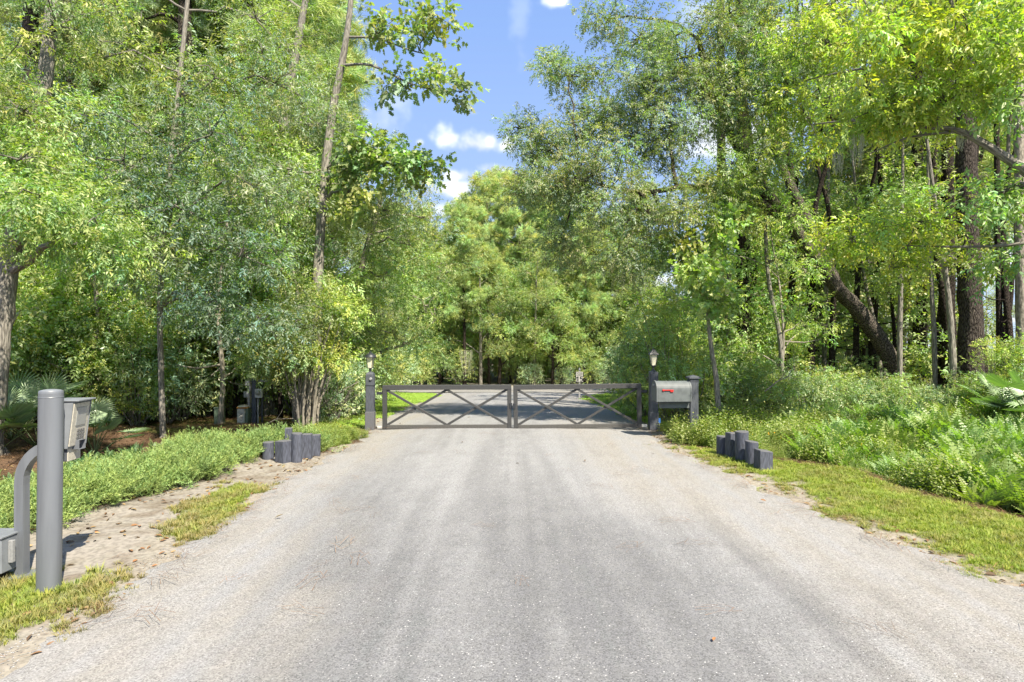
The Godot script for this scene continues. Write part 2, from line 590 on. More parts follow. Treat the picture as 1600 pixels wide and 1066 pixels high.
# crown masses -> clumps on twigs. masses = [[centre, radius(Vector3), clumps, sprays, colour], ...]; twigs go into wood
func clumps_of(masses: Array, wood: Dictionary, clump_r: float, twig_r := 0.012) -> Array:
	var out := []
	for ms in masses:
		var ctr: Vector3 = ms[0]
		var rad: Vector3 = ms[1]
		var forks := [ctr]
		for k in int(ms[2]):
			var o := rv()
			var p := ctr + o * rad * pow(rng.randf(), 0.38)
			var fork := ctr
			for q in forks:
				if p.distance_to(q) + 0.35 * ctr.distance_to(q) < p.distance_to(fork) + 0.35 * ctr.distance_to(fork): fork = q
			forks.append(p)
			var r := clump_r * rng.randf_range(0.6, 1.35)
			var mid := (fork + p) * 0.5 + rv() * 0.12 * fork.distance_to(p) + Vector3(0, 0.05, 0)
			if wood.size(): tube(wood, [fork, mid, p], [twig_r * (1.4 if fork == ctr else 0.9), twig_r * 0.8, twig_r * 0.35], 4)
			var col: Color = ms[4]
			var hue := rng.randf_range(-1, 1)
			var val := rng.randf_range(0.75, 1.28)
			col = Color(col.r * val * (1 + 0.16 * hue), col.g * val, col.b * val * (1 - 0.2 * hue))
			out.append([p, Vector3(r, r * 0.72, r), ms[3], col])
	return out

func bend(p: Vector3, q: Vector3, sag: float, steps: int, wob: float) -> Array:
	var out := []
	for i in steps + 1:
		var t := float(i) / steps
		var v := p.lerp(q, t) + Vector3(0, sag * sin(t * PI), 0)
		if i > 0 and i < steps: v += rv() * wob
		out.append(v)
	return out

func taper(r0: float, r1: float, steps: int) -> Array:
	var out := []
	for i in steps + 1:
		out.append(lerpf(r0, r1, pow(float(i) / steps, 0.8)))
	return out

func smooth_path(pts: Array, r: Array, sub: int) -> Array:
	var po := []
	var ro := []
	for i in pts.size() - 1:
		var a: Vector3 = pts[maxi(i - 1, 0)]
		var b: Vector3 = pts[i]
		var c: Vector3 = pts[i + 1]
		var d: Vector3 = pts[mini(i + 2, pts.size() - 1)]
		for k in sub:
			var t := float(k) / sub
			po.append(b.cubic_interpolate(c, a, d, t))
			ro.append(lerpf(r[i], r[i + 1], t))
	po.append(pts[-1])
	ro.append(r[-1])
	return [po, ro]

# a tree with its own trunk and crown: path and masses in world metres
func hero_tree(called: String, label: String, path: Array, radii: Array, bark: Material, masses: Array, fam: String, mat: Material, opt := {}) -> Node3D:
	var base: Vector3 = path[0]
	base.y = ground_y(base.x, -base.z) - 0.05
	var t := thing(called, label, opt.get("category", "tree"), base, 0.0, opt.get("group", ""))
	var w := acc()
	var loc := []
	for p in path: loc.append(p - base)
	loc[0] = Vector3(0, 0, 0)
	var sp := smooth_path(loc, radii, 6)
	tube(w, sp[0], sp[1], 14, 0.28)
	# root flare
	var r0: float = radii[0]
	for k in 5:
		var an := k * TAU / 5 + rng.randf() * 0.8
		var o := Vector3(cos(an), 0, sin(an))
		tube(w, [Vector3(0, r0 * 2.2, 0) + o * r0 * 0.4, o * r0 * 1.2 + Vector3(0, r0 * 0.5, 0), o * r0 * 2.1 - Vector3(0, 0.03, 0)], [r0 * 0.5, r0 * 0.45, r0 * 0.2], 6)
	var from := []
	for i in range(sp[0].size() / 4, sp[0].size()): from.append([sp[0][i], sp[1][i]])
	for br in opt.get("branches", []):
		var q := []
		for p in br[0]: q.append(p - base)
		var s2 := smooth_path(q, br[1], 4)
		tube(w, s2[0], s2[1], 8, 0.2)
		for i in range(1, s2[0].size()): from.append([s2[0][i], s2[1][i] * 1.4])
	var ms := []
	for m in masses:
		var m2: Array = m.duplicate()
		m2[0] = m[0] - base
		ms.append(m2)
		# limb from the nearest lower point of the trunk
		if true:
			var best: Vector3 = sp[0][sp[0].size() / 3]
			var bd := 1e9
			var br := 0.05
			for f in from:
				var d: float = f[0].distance_to(m2[0]) + maxf(0.0, f[0].y - m2[0].y) * 0.8
				if d < bd:
					bd = d; best = f[0]; br = f[1]
			var n := 5
			tube(w, bend(best, m2[0], 0.12 * best.distance_to(m2[0]), n, 0.08), taper(minf(br * 0.55, 0.09), 0.018, n), 7, 0.15)
	var cl := clumps_of(ms, w, opt.get("clump", 0.45), opt.get("twig", 0.010))
	part("trunk", w, bark, t)
	obj("crown", foliage(cl, FAM[fam], opt.get("leaf", 1.0), opt.get("vary", 0.28), opt.get("hang", 0.15)), mat, t)
	return t

# generic trees made once at the origin, then copied
func proto_tree(h: float, r: float, bark: Material, fam: String, mat: Material, low: float, spread: float, masses: int, clumps: int, sprays: int, col: Color, opt := {}) -> Node3D:
	var t := Node3D.new()
	var w := acc()
	var path := [Vector3.ZERO]
	var rad := [r]
	for i in 6:
		var f := (i + 1) / 6.0
		path.append(Vector3(0, h * f * 0.97, 0) + rv() * Vector3(1, 0, 1) * opt.get("wob", 0.12) * h * 0.1 * f)
		rad.append(r * (1.0 - 0.85 * f))
	var sp := smooth_path(path, rad, 4)
	tube(w, sp[0], sp[1], 10, 0.2)
	var ms := []
	for k in masses:
		var f := (k + 0.5) / masses
		var y: float = lerpf(low, h, pow(f, 0.9))
		var reach: float = spread * (0.45 + 0.75 * sin(PI * clampf(0.25 + f * 0.72, 0, 1))) * rng.randf_range(0.5, 1.0)
		if f > 0.9: reach *= 0.3
		var an := k * 2.4 + rng.randf_range(-0.4, 0.4)
		var c := Vector3(cos(an) * reach, y, sin(an) * reach)
		ms.append([c, Vector3(1, 0.62, 1) * spread * opt.get("mass", 0.42) * rng.randf_range(0.8, 1.25), clumps, sprays, col])
		var ti := clampi(int((y - reach * 0.45) / h * sp[0].size()), 1, sp[0].size() - 1)
		tube(w, bend(sp[0][ti], c, 0.1 * reach, 4, 0.06), taper(minf(sp[1][ti] * 0.5, 0.07), 0.014, 4), 6)
	# dead stubs low on the trunk
	for k in opt.get("stubs", 4):
		var ti := rng.randi_range(3, sp[0].size() / 2)
		var o := rv() * Vector3(1, 0.2, 1)
		tube(w, [sp[0][ti], sp[0][ti] + o * 0.5, sp[0][ti] + o * 0.9 + Vector3(0, 0.1, 0)], [0.022, 0.015, 0.006], 5)
	var cl := clumps_of(ms, w, opt.get("clump", 0.5))
	var a := obj("trunk", mesh_of(w), bark, t)
	a.name = "trunk"
	obj("crown", foliage(cl, FAM[fam], opt.get("leaf", 1.0), 0.28, opt.get("hang", 0.15)), mat, t)
	return t

func proto_shrub(h: float, spread: float, fam: String, mat: Material, bark: Material, stems: int, clumps: int, sprays: int, col: Color, leaf := 1.0, clump := 0.3, bare := 0.12) -> Node3D:
	var t := Node3D.new()
	var w := acc()
	var cl := []
	for k in clumps:
		var f := rng.randf()
		var y := h * lerpf(bare, 1.0, pow(f, 0.85))
		var an := rng.randf() * TAU
		var reach := spread * sqrt(rng.randf()) * (0.75 + 0.35 * sin(PI * clampf(y / h, 0, 1)))
		var p := Vector3(cos(an) * reach, y, sin(an) * reach)
		var val := rng.randf_range(0.72, 1.28)
		var hue := rng.randf_range(-1, 1)
		cl.append([p, Vector3(1, 0.75, 1) * clump * rng.randf_range(0.7, 1.3), sprays, Color(col.r * val * (1 + 0.15 * hue), col.g * val, col.b * val * (1 - 0.2 * hue))])
		if k < stems:
			var b := Vector3(cos(an), 0, sin(an)) * 0.08 * spread
			tube(w, bend(b, p, 0.1, 4, 0.05), taper(0.022, 0.006, 4), 5)
	obj("stem", mesh_of(w), bark, t).name = "stem"
	obj("foliage", foliage(cl, FAM[fam], leaf, 0.3, 0.05), mat, t).name = "foliage"
	return t

func copy_plant(proto: Node3D, called: String, desc: String, category: String, px: float, d: float, scale: Vector3, group := "", lean := 0.0) -> Node3D:
	var o: Node3D = proto.duplicate()
	o.name = numbered(called)
	add_child(o)
	o.position = on_ground(px, d) - Vector3(0, 0.04, 0)
	o.basis = Basis(Vector3(cos(px), 0, sin(px)), lean) * Basis(Vector3.UP, rng.randf() * TAU) * Basis.from_scale(scale)
	tag(o, "", category, group)
	plants.append([o, desc, px, d])
	return o

const LANDMARKS := [[-400, "past the left edge"], [35, "at the left edge"], [130, "behind the keypad"], [230, "behind the juniper bed"], [343, "behind the small green cabinet"], [400, "behind the meter board"], [475, "behind the vase-shaped shrub"],
	[578, "behind the left lamp post"], [660, "behind the outer left gate leaf"], [745, "behind the inner left gate leaf"], [803, "behind the middle of the gate"], [860, "behind the inner right gate leaf"], [905, "behind the speed sign"], [978, "behind the white board"], [1020, "behind the right lamp post"],
	[1060, "behind the mailbox"], [1118, "behind the young pale stem"], [1165, "behind the right timber bollards"], [1260, "right of the dark pine"], [1400, "behind the leaning oak"], [1500, "behind the fern bed"], [1590, "behind the right palmetto"], [1900, "past the right edge"]]
const LEAF := 1.85       # a leaf's colour counts half as reflected and half as transmitted light
const ORD := ["nearest", "second", "third", "fourth", "fifth", "sixth", "seventh", "eighth", "ninth", "tenth", "eleventh", "twelfth", "thirteenth", "fourteenth", "fifteenth", "sixteenth", "seventeenth", "eighteenth"]

func settle_labels() -> void:
	var by := {}
	for p in plants:
		var best := ""
		var bd := 1e9
		for l in LANDMARKS:
			if absf(l[0] - p[2]) < bd:
				bd = absf(l[0] - p[2]); best = l[1]
		var key: String = p[1] + " " + best
		if not by.has(key): by[key] = []
		by[key].append(p)
	for key in by:
		var l: Array = by[key]
		l.sort_custom(func(a, b): return a[3] < b[3])
		for i in l.size():
			var s: String = key
			if l.size() > 1: s += ", %s one" % ORD[i]
			l[i][0].set_meta("label", s)

# ---------------------------------------------------------------- the setting

func spaced(a: float, b: float, f: Callable) -> Array:
	var out := [a]
	while out[-1] < b: out.append(out[-1] + f.call(out[-1]))
	return out

func sheet(xs: Array, ds: Array, height: Callable, color: Callable, uv := 1.0) -> Dictionary:
	var a := acc()
	var nx := xs.size()
	for d in ds:
		for k in nx:
			var p: Vector3 = height.call(xs[k], d)
			a.v.append(p)
			a.u.append(Vector2(p.x, p.z) * uv)
			a.c.append(color.call(p.x, -p.z))
	a.n.resize(a.v.size())
	for j in ds.size():
		for k in nx:
			var i := j * nx + k
			var dx: Vector3 = a.v[i + 1 if k < nx - 1 else i] - a.v[i - 1 if k > 0 else i]
			var dz: Vector3 = a.v[i - nx if j > 0 else i] - a.v[i + nx if j < ds.size() - 1 else i]
			a.n[i] = dz.cross(dx).normalized()
	for j in ds.size() - 1:
		for k in nx - 1:
			var i := j * nx + k
			a.i.append_array([i, i + nx, i + nx + 1, i, i + nx + 1, i + 1])
	return a

const SAND := Color(0.279, 0.255, 0.211)
const STRAW := Color(0.128, 0.086, 0.056)
const HUMUS := Color(0.075, 0.053, 0.034)
const SOD := Color(0.109, 0.116, 0.037)
const FIELD := Color(0.109, 0.143, 0.041)

func ground_color(x: float, d: float) -> Color:
	var n := n_patch.get_noise_2d(x * 1.3, d * 1.3)
	var m := n_fine.get_noise_2d(x * 3.0, d * 3.0)
	var off := maxf(lerp_table(ROAD_L, d) - x, x - lerp_table(ROAD_R, d))
	var c := STRAW.lerp(HUMUS, smoothstep(-0.3, 0.35, n + m * 0.5))
	if absf(x) > 22.0 or d > 45.0: c = c.lerp(FIELD, smoothstep(0.0, 14.0, maxf(absf(x) - 22.0, d - 45.0)))
	if d > 10.9:
		# mown grass beyond the gate
		var w := smoothstep(0.1, 0.3, off + n * 0.3)
		var lim := 4.5 if x < 0 else 6.5
		if d < 31.0: c = c.lerp(SOD, w * smoothstep(lim + 1.5, lim, off))
		return SAND.lerp(c, w)
	if x > 0.0:
		var grass := smoothstep(0.0, 0.45, off + n * 0.45 + m * 0.35)
		var bed := smoothstep(-0.15, 0.05, x - lerp_table(BED_R, d))
		return SAND.lerp(SOD, grass).lerp(HUMUS.lerp(STRAW, 0.3 + m), bed)
	var back := smoothstep(-0.1, 0.15, lerp_table(BED_L, d) - x + n * 0.2)
	var dirt := Color(0.255, 0.238, 0.205).lerp(Color(0.180, 0.155, 0.122), smoothstep(-0.1, 0.5, m + n * 0.6))
	return SAND.lerp(dirt, smoothstep(0.0, 0.5, off + n * 0.2)).lerp(c, back)

func road_color(x: float, d: float) -> Color:
	var l := lerp_table(ROAD_L, d)
	var r := lerp_table(ROAD_R, d)
	var u := (x - l) / (r - l)                      # 0 at the left edge, 1 at the right
	var n := n_patch.get_noise_2d(x * 0.9, d * 0.35)
	var m := n_fine.get_noise_2d(x * 3.4, d * 0.16) * 0.6 + n_fine.get_noise_2d(x * 2.2 + 30.0, d * 1.3) * 0.28
	var f := n_fine.get_noise_2d(x * 11.0, d * 6.0)
	var grit := Color(0.196, 0.200, 0.205)
	var dust := Color(0.325, 0.330, 0.335)
	var tan_ := Color(0.355, 0.337, 0.302)
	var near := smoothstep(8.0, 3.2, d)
	# worn dark core, dusty wheel lanes, sand along both edges
	var sand := maxf(smoothstep(0.24, 0.08, u + n * 0.10 + m * 0.05), smoothstep(0.62, 0.80, u + n * 0.10 + m * 0.05))
	var lane := exp(-pow((u - 0.36 + n * 0.04) / 0.07, 2.0)) + exp(-pow((u - 0.66 + n * 0.04) / 0.08, 2.0))
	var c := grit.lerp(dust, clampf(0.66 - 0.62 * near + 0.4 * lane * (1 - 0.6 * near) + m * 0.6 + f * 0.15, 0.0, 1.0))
	c = c.lerp(tan_.lerp(dust, clampf(0.45 + m, 0, 1)), sand * clampf(0.9 + m * 0.4 + f * 0.2, 0, 1))
	# darker tracks left by turning tyres
	var tr := exp(-pow((u - 0.43 + n * 0.012) / 0.022, 2.0)) + 0.8 * exp(-pow((u - 0.585 + n * 0.012) / 0.018, 2.0))
	c = c.lerp(Color(0.159, 0.162, 0.170), clampf(tr * 0.5 * smoothstep(11.0, 8.0, d) * (0.6 + m), 0, 0.75))
	return c

func build_setting() -> void:
	var xs := []
	for s in [-1, 1]:
		var l := spaced(0.0, 170.0, func(v): return clampf(0.09 + maxf(0.0, v - 7.0) * 0.09, 0.09, 14.0))
		for v in l:
			if v > 0 or s > 0: xs.append(s * v)
	xs.sort()
	var ds := spaced(-30.0, 240.0, func(v): return 3.0 if v < 1.5 else clampf(0.09 + maxf(0.0, v - 12.0) * 0.05, 0.09, 14.0))
	var g := part("ground", sheet(xs, ds, func(x, d): return Vector3(x, ground_y(x, d) - (0.05 if lerp_table(ROAD_L, d) + 0.3 < x and x < lerp_table(ROAD_R, d) - 0.3 and d < 28.0 else 0.0), -d), ground_color), M.soil)
	g.set_meta("kind", "structure")
	tag(g, "sandy and pine-straw woodland ground on both sides of the drive", "")
	# the drive: rows run across it, columns follow its edges
	var us := []
	for k in 181: us.append(k / 180.0)
	var rd := spaced(-8.0, 28.0, func(v): return 0.4 if v < 2.0 else 0.012 * v)
	var edge := func(u, d):
		var l := lerp_table(ROAD_L, d) - 0.12 + 0.16 * n_fine.get_noise_2d(3.0, d * 1.5) + 0.06 * n_fine.get_noise_2d(9.0, d * 7.0)
		var r := lerp_table(ROAD_R, d) + 0.12 + 0.16 * n_fine.get_noise_2d(40.0, d * 1.5) + 0.06 * n_fine.get_noise_2d(60.0, d * 7.0)
		var x := lerpf(l, r, u)
		var crown := 0.035 * (1.0 - pow(absf(u * 2 - 1), 2.0))
		var dip := 0.02 * smoothstep(0.03, 0.0, minf(u, 1 - u))
		return Vector3(x, gh(d) + 0.012 + crown - dip + 0.008 * n_patch.get_noise_2d(x * 1.2, d * 1.2), -d)
	var r := part("road", sheet(us, rd, edge, road_color), M.road)
	r.set_meta("kind", "structure")
	tag(r, "pale worn gravelly asphalt drive with sandy edges running to the gate", "")
	# the lane that it meets beyond the gate
	var cx := spaced(-60.0, 60.0, func(v): return 0.5)
	var cd := [27.6, 28.2, 29.0, 30.0, 31.5, 33.0, 34.5, 36.0]
	var lane := part("cross_road", sheet(cx, cd, func(x, d):
		var dd: float = d + (0.35 * maxf(0.0, absf(x) - 3.0) * (1.0 if d < 29.0 else 0.0)) * 0.0
		return Vector3(x, gh(dd) + 0.055, -dd), func(x, d): return Color(0.325, 0.315, 0.285).lerp(Color(0.28, 0.275, 0.26), clampf(0.5 + n_patch.get_noise_2d(x, d * 2.0), 0, 1))), M.road)
	lane.set_meta("kind", "structure")
	tag(lane, "pale lane crossing beyond the gate in front of the wood", "")

# ---------------------------------------------------------------- things

func gate_leaf(label: String, x0: float, x1: float, hinge_left: bool, p: Vector3, rise: float) -> void:
	var t := thing("gate_leaf", label, "gate", p, 0.0, "the two leaves of the drive gate")
	t.rotation.z = rise
	var top := 0.815
	var w := 0.077
	for x in [x0 + w / 2, x1 - w / 2]:
		boxpart("stile", at(x, 0.03 + top / 2 - 0.015, 0), Vector3(w, top - 0.03, 0.07), M.gate, t, 0.005)
	boxpart("top_rail", at((x0 + x1) / 2, top - 0.026, 0.0), Vector3(x1 - x0 - 0.002, 0.086, 0.078), M.gate, t, 0.005)
	boxpart("bottom_rail", at((x0 + x1) / 2, 0.066, -0.002), Vector3(x1 - x0 - 2 * w - 0.002, 0.07, 0.06), M.gate_low, t, 0.005)
	var xa := x0 + w
	var xb := x1 - w
	var xm := (xa + xb) / 2
	var lo := 0.10
	var hi := top - 0.07
	var k := 0
	for s in [[Vector3(xa, hi, 0), Vector3(xm, lo, 0)], [Vector3(xa, lo, 0), Vector3(xm, hi, 0)], [Vector3(xm, hi, 0), Vector3(xb, lo, 0)], [Vector3(xm, lo, 0), Vector3(xb, hi, 0)]]:
		var a := acc()
		var z := 0.012 if k % 2 == 0 else -0.012
		bar(a, s[0] + Vector3(0, 0, z), s[1] + Vector3(0, 0, z), 0.042, 0.022)
		part("diagonal_brace", a, M.gate, t)
		k += 1
	var hx := x0 if hinge_left else x1
	var s := -1.0 if hinge_left else 1.0
	boxpart("hinge", at(hx + s * 0.055, top - 0.13, 0), Vector3(0.11, 0.05, 0.03), M.iron, t)
	boxpart("hinge", at(hx + s * 0.05, 0.06, 0), Vector3(0.10, 0.045, 0.035), M.white, t)
	boxpart("latch_plate", at((x1 if hinge_left else x0) + s * 0.012, 0.45, 0.043), Vector3(0.05, 0.10, 0.008), M.iron, t, 0.002)

func lamp_post(label: String, p: Vector3, side: float, round_top: bool) -> void:
	var t := thing("lamp_post", label, "lamp post", p, 0.0, "lamp posts either side of the gate")
	var h := 1.015 if round_top else 1.06
	boxpart("post", at(0, h / 2 - 0.15, 0), Vector3(0.152, h + 0.3, 0.152), M.post, t, 0.012)
	boxpart("base_sleeve", at(0, 0.16, 0), Vector3(0.165, 0.36, 0.165), M.timber_cut if round_top else M.post, t, 0.006)
	var cap := acc()
	if round_top:
		lathe(cap, Vector3(0, h, 0), [[0.102, 0.0], [0.098, 0.018], [0.075, 0.045], [0.04, 0.06], [0.0, 0.064]], 4, PI / 4, true)
	else:
		lathe(cap, Vector3(0, h, 0), [[0.108, 0.0], [0.104, 0.012], [0.0, 0.05]], 4, PI / 4, true)
	part("post_cap", cap, M.post, t)
	if round_top:
		var eye := acc()
		lathe(eye, Vector3.ZERO, [[0.0, 0.03], [0.02, 0.028], [0.028, 0.012], [0.03, 0.0]], 14)
		var e := part("photocell", eye, M.galv, t)
		e.transform = Transform3D(Basis(Vector3.RIGHT, PI / 2), Vector3(0.025, h - 0.07, 0.076))
		boxpart("band", at(0, h - 0.19, 0), Vector3(0.164, 0.012, 0.164), M.iron, t, 0.002)
	var y := h + 0.05
	var st := acc()
	lathe(st, Vector3(0, y - 0.03, 0), [[0.045, 0.0], [0.04, 0.02], [0.018, 0.035], [0.016, 0.07], [0.03, 0.085], [0.022, 0.10]], 16)
	part("stem", st, M.iron, t)
	y += 0.07
	# tapered four-sided lantern
	var fr := acc()
	lathe(fr, Vector3(0, y, 0), [[0.0, 0.0], [0.052, 0.0], [0.052, 0.012], [0.0, 0.012]], 4, PI / 4, true)
	var hi := 0.205
	for k in 4:
		var an := PI / 4 + k * PI / 2
		var o := Vector3(cos(an), 0, sin(an))
		bar(fr, Vector3(0, y, 0) + o * 0.05, Vector3(0, y + hi, 0) + o * 0.088, 0.010, 0.010, 0.002)
	part("lantern_frame", fr, M.iron, t)
	for k in 4:
		var a := acc()
		var b := Basis(Vector3.UP, k * PI / 2)
		var q := [Vector3(-0.03, y + 0.014, 0.033), Vector3(0.03, y + 0.014, 0.033), Vector3(0.056, y + hi - 0.004, 0.059), Vector3(-0.056, y + hi - 0.004, 0.059)]
		quad(a, b * q[0], b * q[1], b * q[2], b * q[3], b * Vector3(0, -0.2, 1))
		part("pane", a, M.glass, t)
	var bulb := acc()
	lathe(bulb, Vector3(0, y + 0.012, 0), [[0.012, 0.0], [0.013, 0.04], [0.026, 0.07], [0.027, 0.09], [0.016, 0.112], [0.0, 0.118]], 12)
	part("bulb", bulb, M.white, t)
	var roof := acc()
	if round_top:
		lathe(roof, Vector3(0, y + hi, 0), [[0.0, 0.0], [0.112, 0.0], [0.110, 0.012], [0.085, 0.05], [0.05, 0.075], [0.03, 0.08], [0.03, 0.092], [0.012, 0.10], [0.016, 0.112], [0.0, 0.124]], 16)
	else:
		lathe(roof, Vector3(0, y + hi, 0), [[0.0, 0.0], [0.118, 0.0], [0.116, 0.012], [0.045, 0.082], [0.04, 0.098], [0.0, 0.11]], 4, PI / 4, true)
		lathe(roof, Vector3(0, y + hi + 0.10, 0), [[0.012, 0.0], [0.016, 0.012], [0.0, 0.03]], 8)
	part("lantern_roof", roof, M.iron, t)

func text(parent: Node, s: String, size: float, p: Vector3, mat: Material, called := "lettering", face := "Droid Sans", weight := 700) -> void:
	var f := SystemFont.new()
	f.font_names = PackedStringArray([face])
	f.font_weight = weight
	var m := TextMesh.new()
	m.text = s
	m.font = f
	m.font_size = 64
	m.pixel_size = size / 64.0
	m.depth = 0.002
	m.curve_step = 2.0
	obj(called, m, mat, parent).position = p

func build_mailbox() -> void:
	var t := thing("mailbox", "grey mailbox with a red flag on a capped post by the gate", "mailbox", on_ground(1083, 10.3))
	t.rotation.y = 0.07
	var pb := boxpart("post", at(0, 0.40, 0), Vector3(0.14, 1.2, 0.14), M.post, t, 0.006)
	var cap := acc()
	lathe(cap, Vector3(0, 1.0, 0), [[0.0, 0.0], [0.136, 0.0], [0.136, 0.022], [0.10, 0.036], [0.0, 0.062]], 4, PI / 4, true)
	part("post_cap", cap, M.post, t)
	boxpart("neck_trim", at(0, 0.965, 0), Vector3(0.152, 0.03, 0.152), M.post, t, 0.003)
	boxpart("arm", at(-0.32, 0.56, 0), Vector3(0.50, 0.105, 0.09), M.mail, t, 0.005)
	boxpart("shelf", at(-0.37, 0.618, 0), Vector3(0.54, 0.018, 0.25), M.post, t, 0.003)
	# the box: an arch section run along x
	var sec := []
	var hw := 0.145
	sec.append(Vector2(-hw, 0))
	for k in 17:
		var an := PI - PI * k / 16.0
		sec.append(Vector2(cos(an) * hw, 0.20 + sin(an) * 0.135))
	sec.append(Vector2(hw, 0))
	var y0 := 0.628
	var shell := func(x0: float, x1: float, grow: float, ends: bool) -> Dictionary:
		var a := acc()
		for i in sec.size():
			var p: Vector2 = sec[i] * Vector2(1 + grow, 1 + grow * 0.6)
			var q: Vector2 = sec[(i + 1) % sec.size()] * Vector2(1 + grow, 1 + grow * 0.6)
			var n := Vector3(0, q.x - p.x, p.y - q.y).normalized()
			var mid := (p + q) * 0.5 - Vector2(0, 0.15)
			if n.dot(Vector3(0, mid.y, mid.x)) < 0: n = -n
			quad(a, Vector3(x0, y0 + p.y, p.x), Vector3(x1, y0 + p.y, p.x), Vector3(x1, y0 + q.y, q.x), Vector3(x0, y0 + q.y, q.x), n)
			if ends:
				tri(a, Vector3(x0, y0 + 0.15, 0), Vector3(x0, y0 + p.y, p.x), Vector3(x0, y0 + q.y, q.x), Vector3(-1, 0, 0))
				tri(a, Vector3(x1, y0 + 0.15, 0), Vector3(x1, y0 + p.y, p.x), Vector3(x1, y0 + q.y, q.x), Vector3(1, 0, 0))
		return a
	var b := part("box", shell.call(-0.64, -0.075, 0.0, true), M.mail, t)
	part("door", shell.call(-0.668, -0.643, 0.035, true), M.mail, b)
	part("rear_band", shell.call(-0.10, -0.085, 0.03, true), M.mail, b)
	boxpart("door_handle", at(-0.675, y0 + 0.27, 0), Vector3(0.02, 0.03, 0.06), M.galv, b)
	var fl := acc()
	box(fl, at(-0.47, y0 + 0.19, 0.156), Vector3(0.17, 0.017, 0.008), 0.002)
	box(fl, at(-0.415, y0 + 0.178, 0.1565), Vector3(0.05, 0.04, 0.009), 0.002)
	box(fl, at(-0.558, y0 + 0.19, 0.157), Vector3(0.03, 0.03, 0.010), 0.003)
	part("flag", fl, M.red, t)

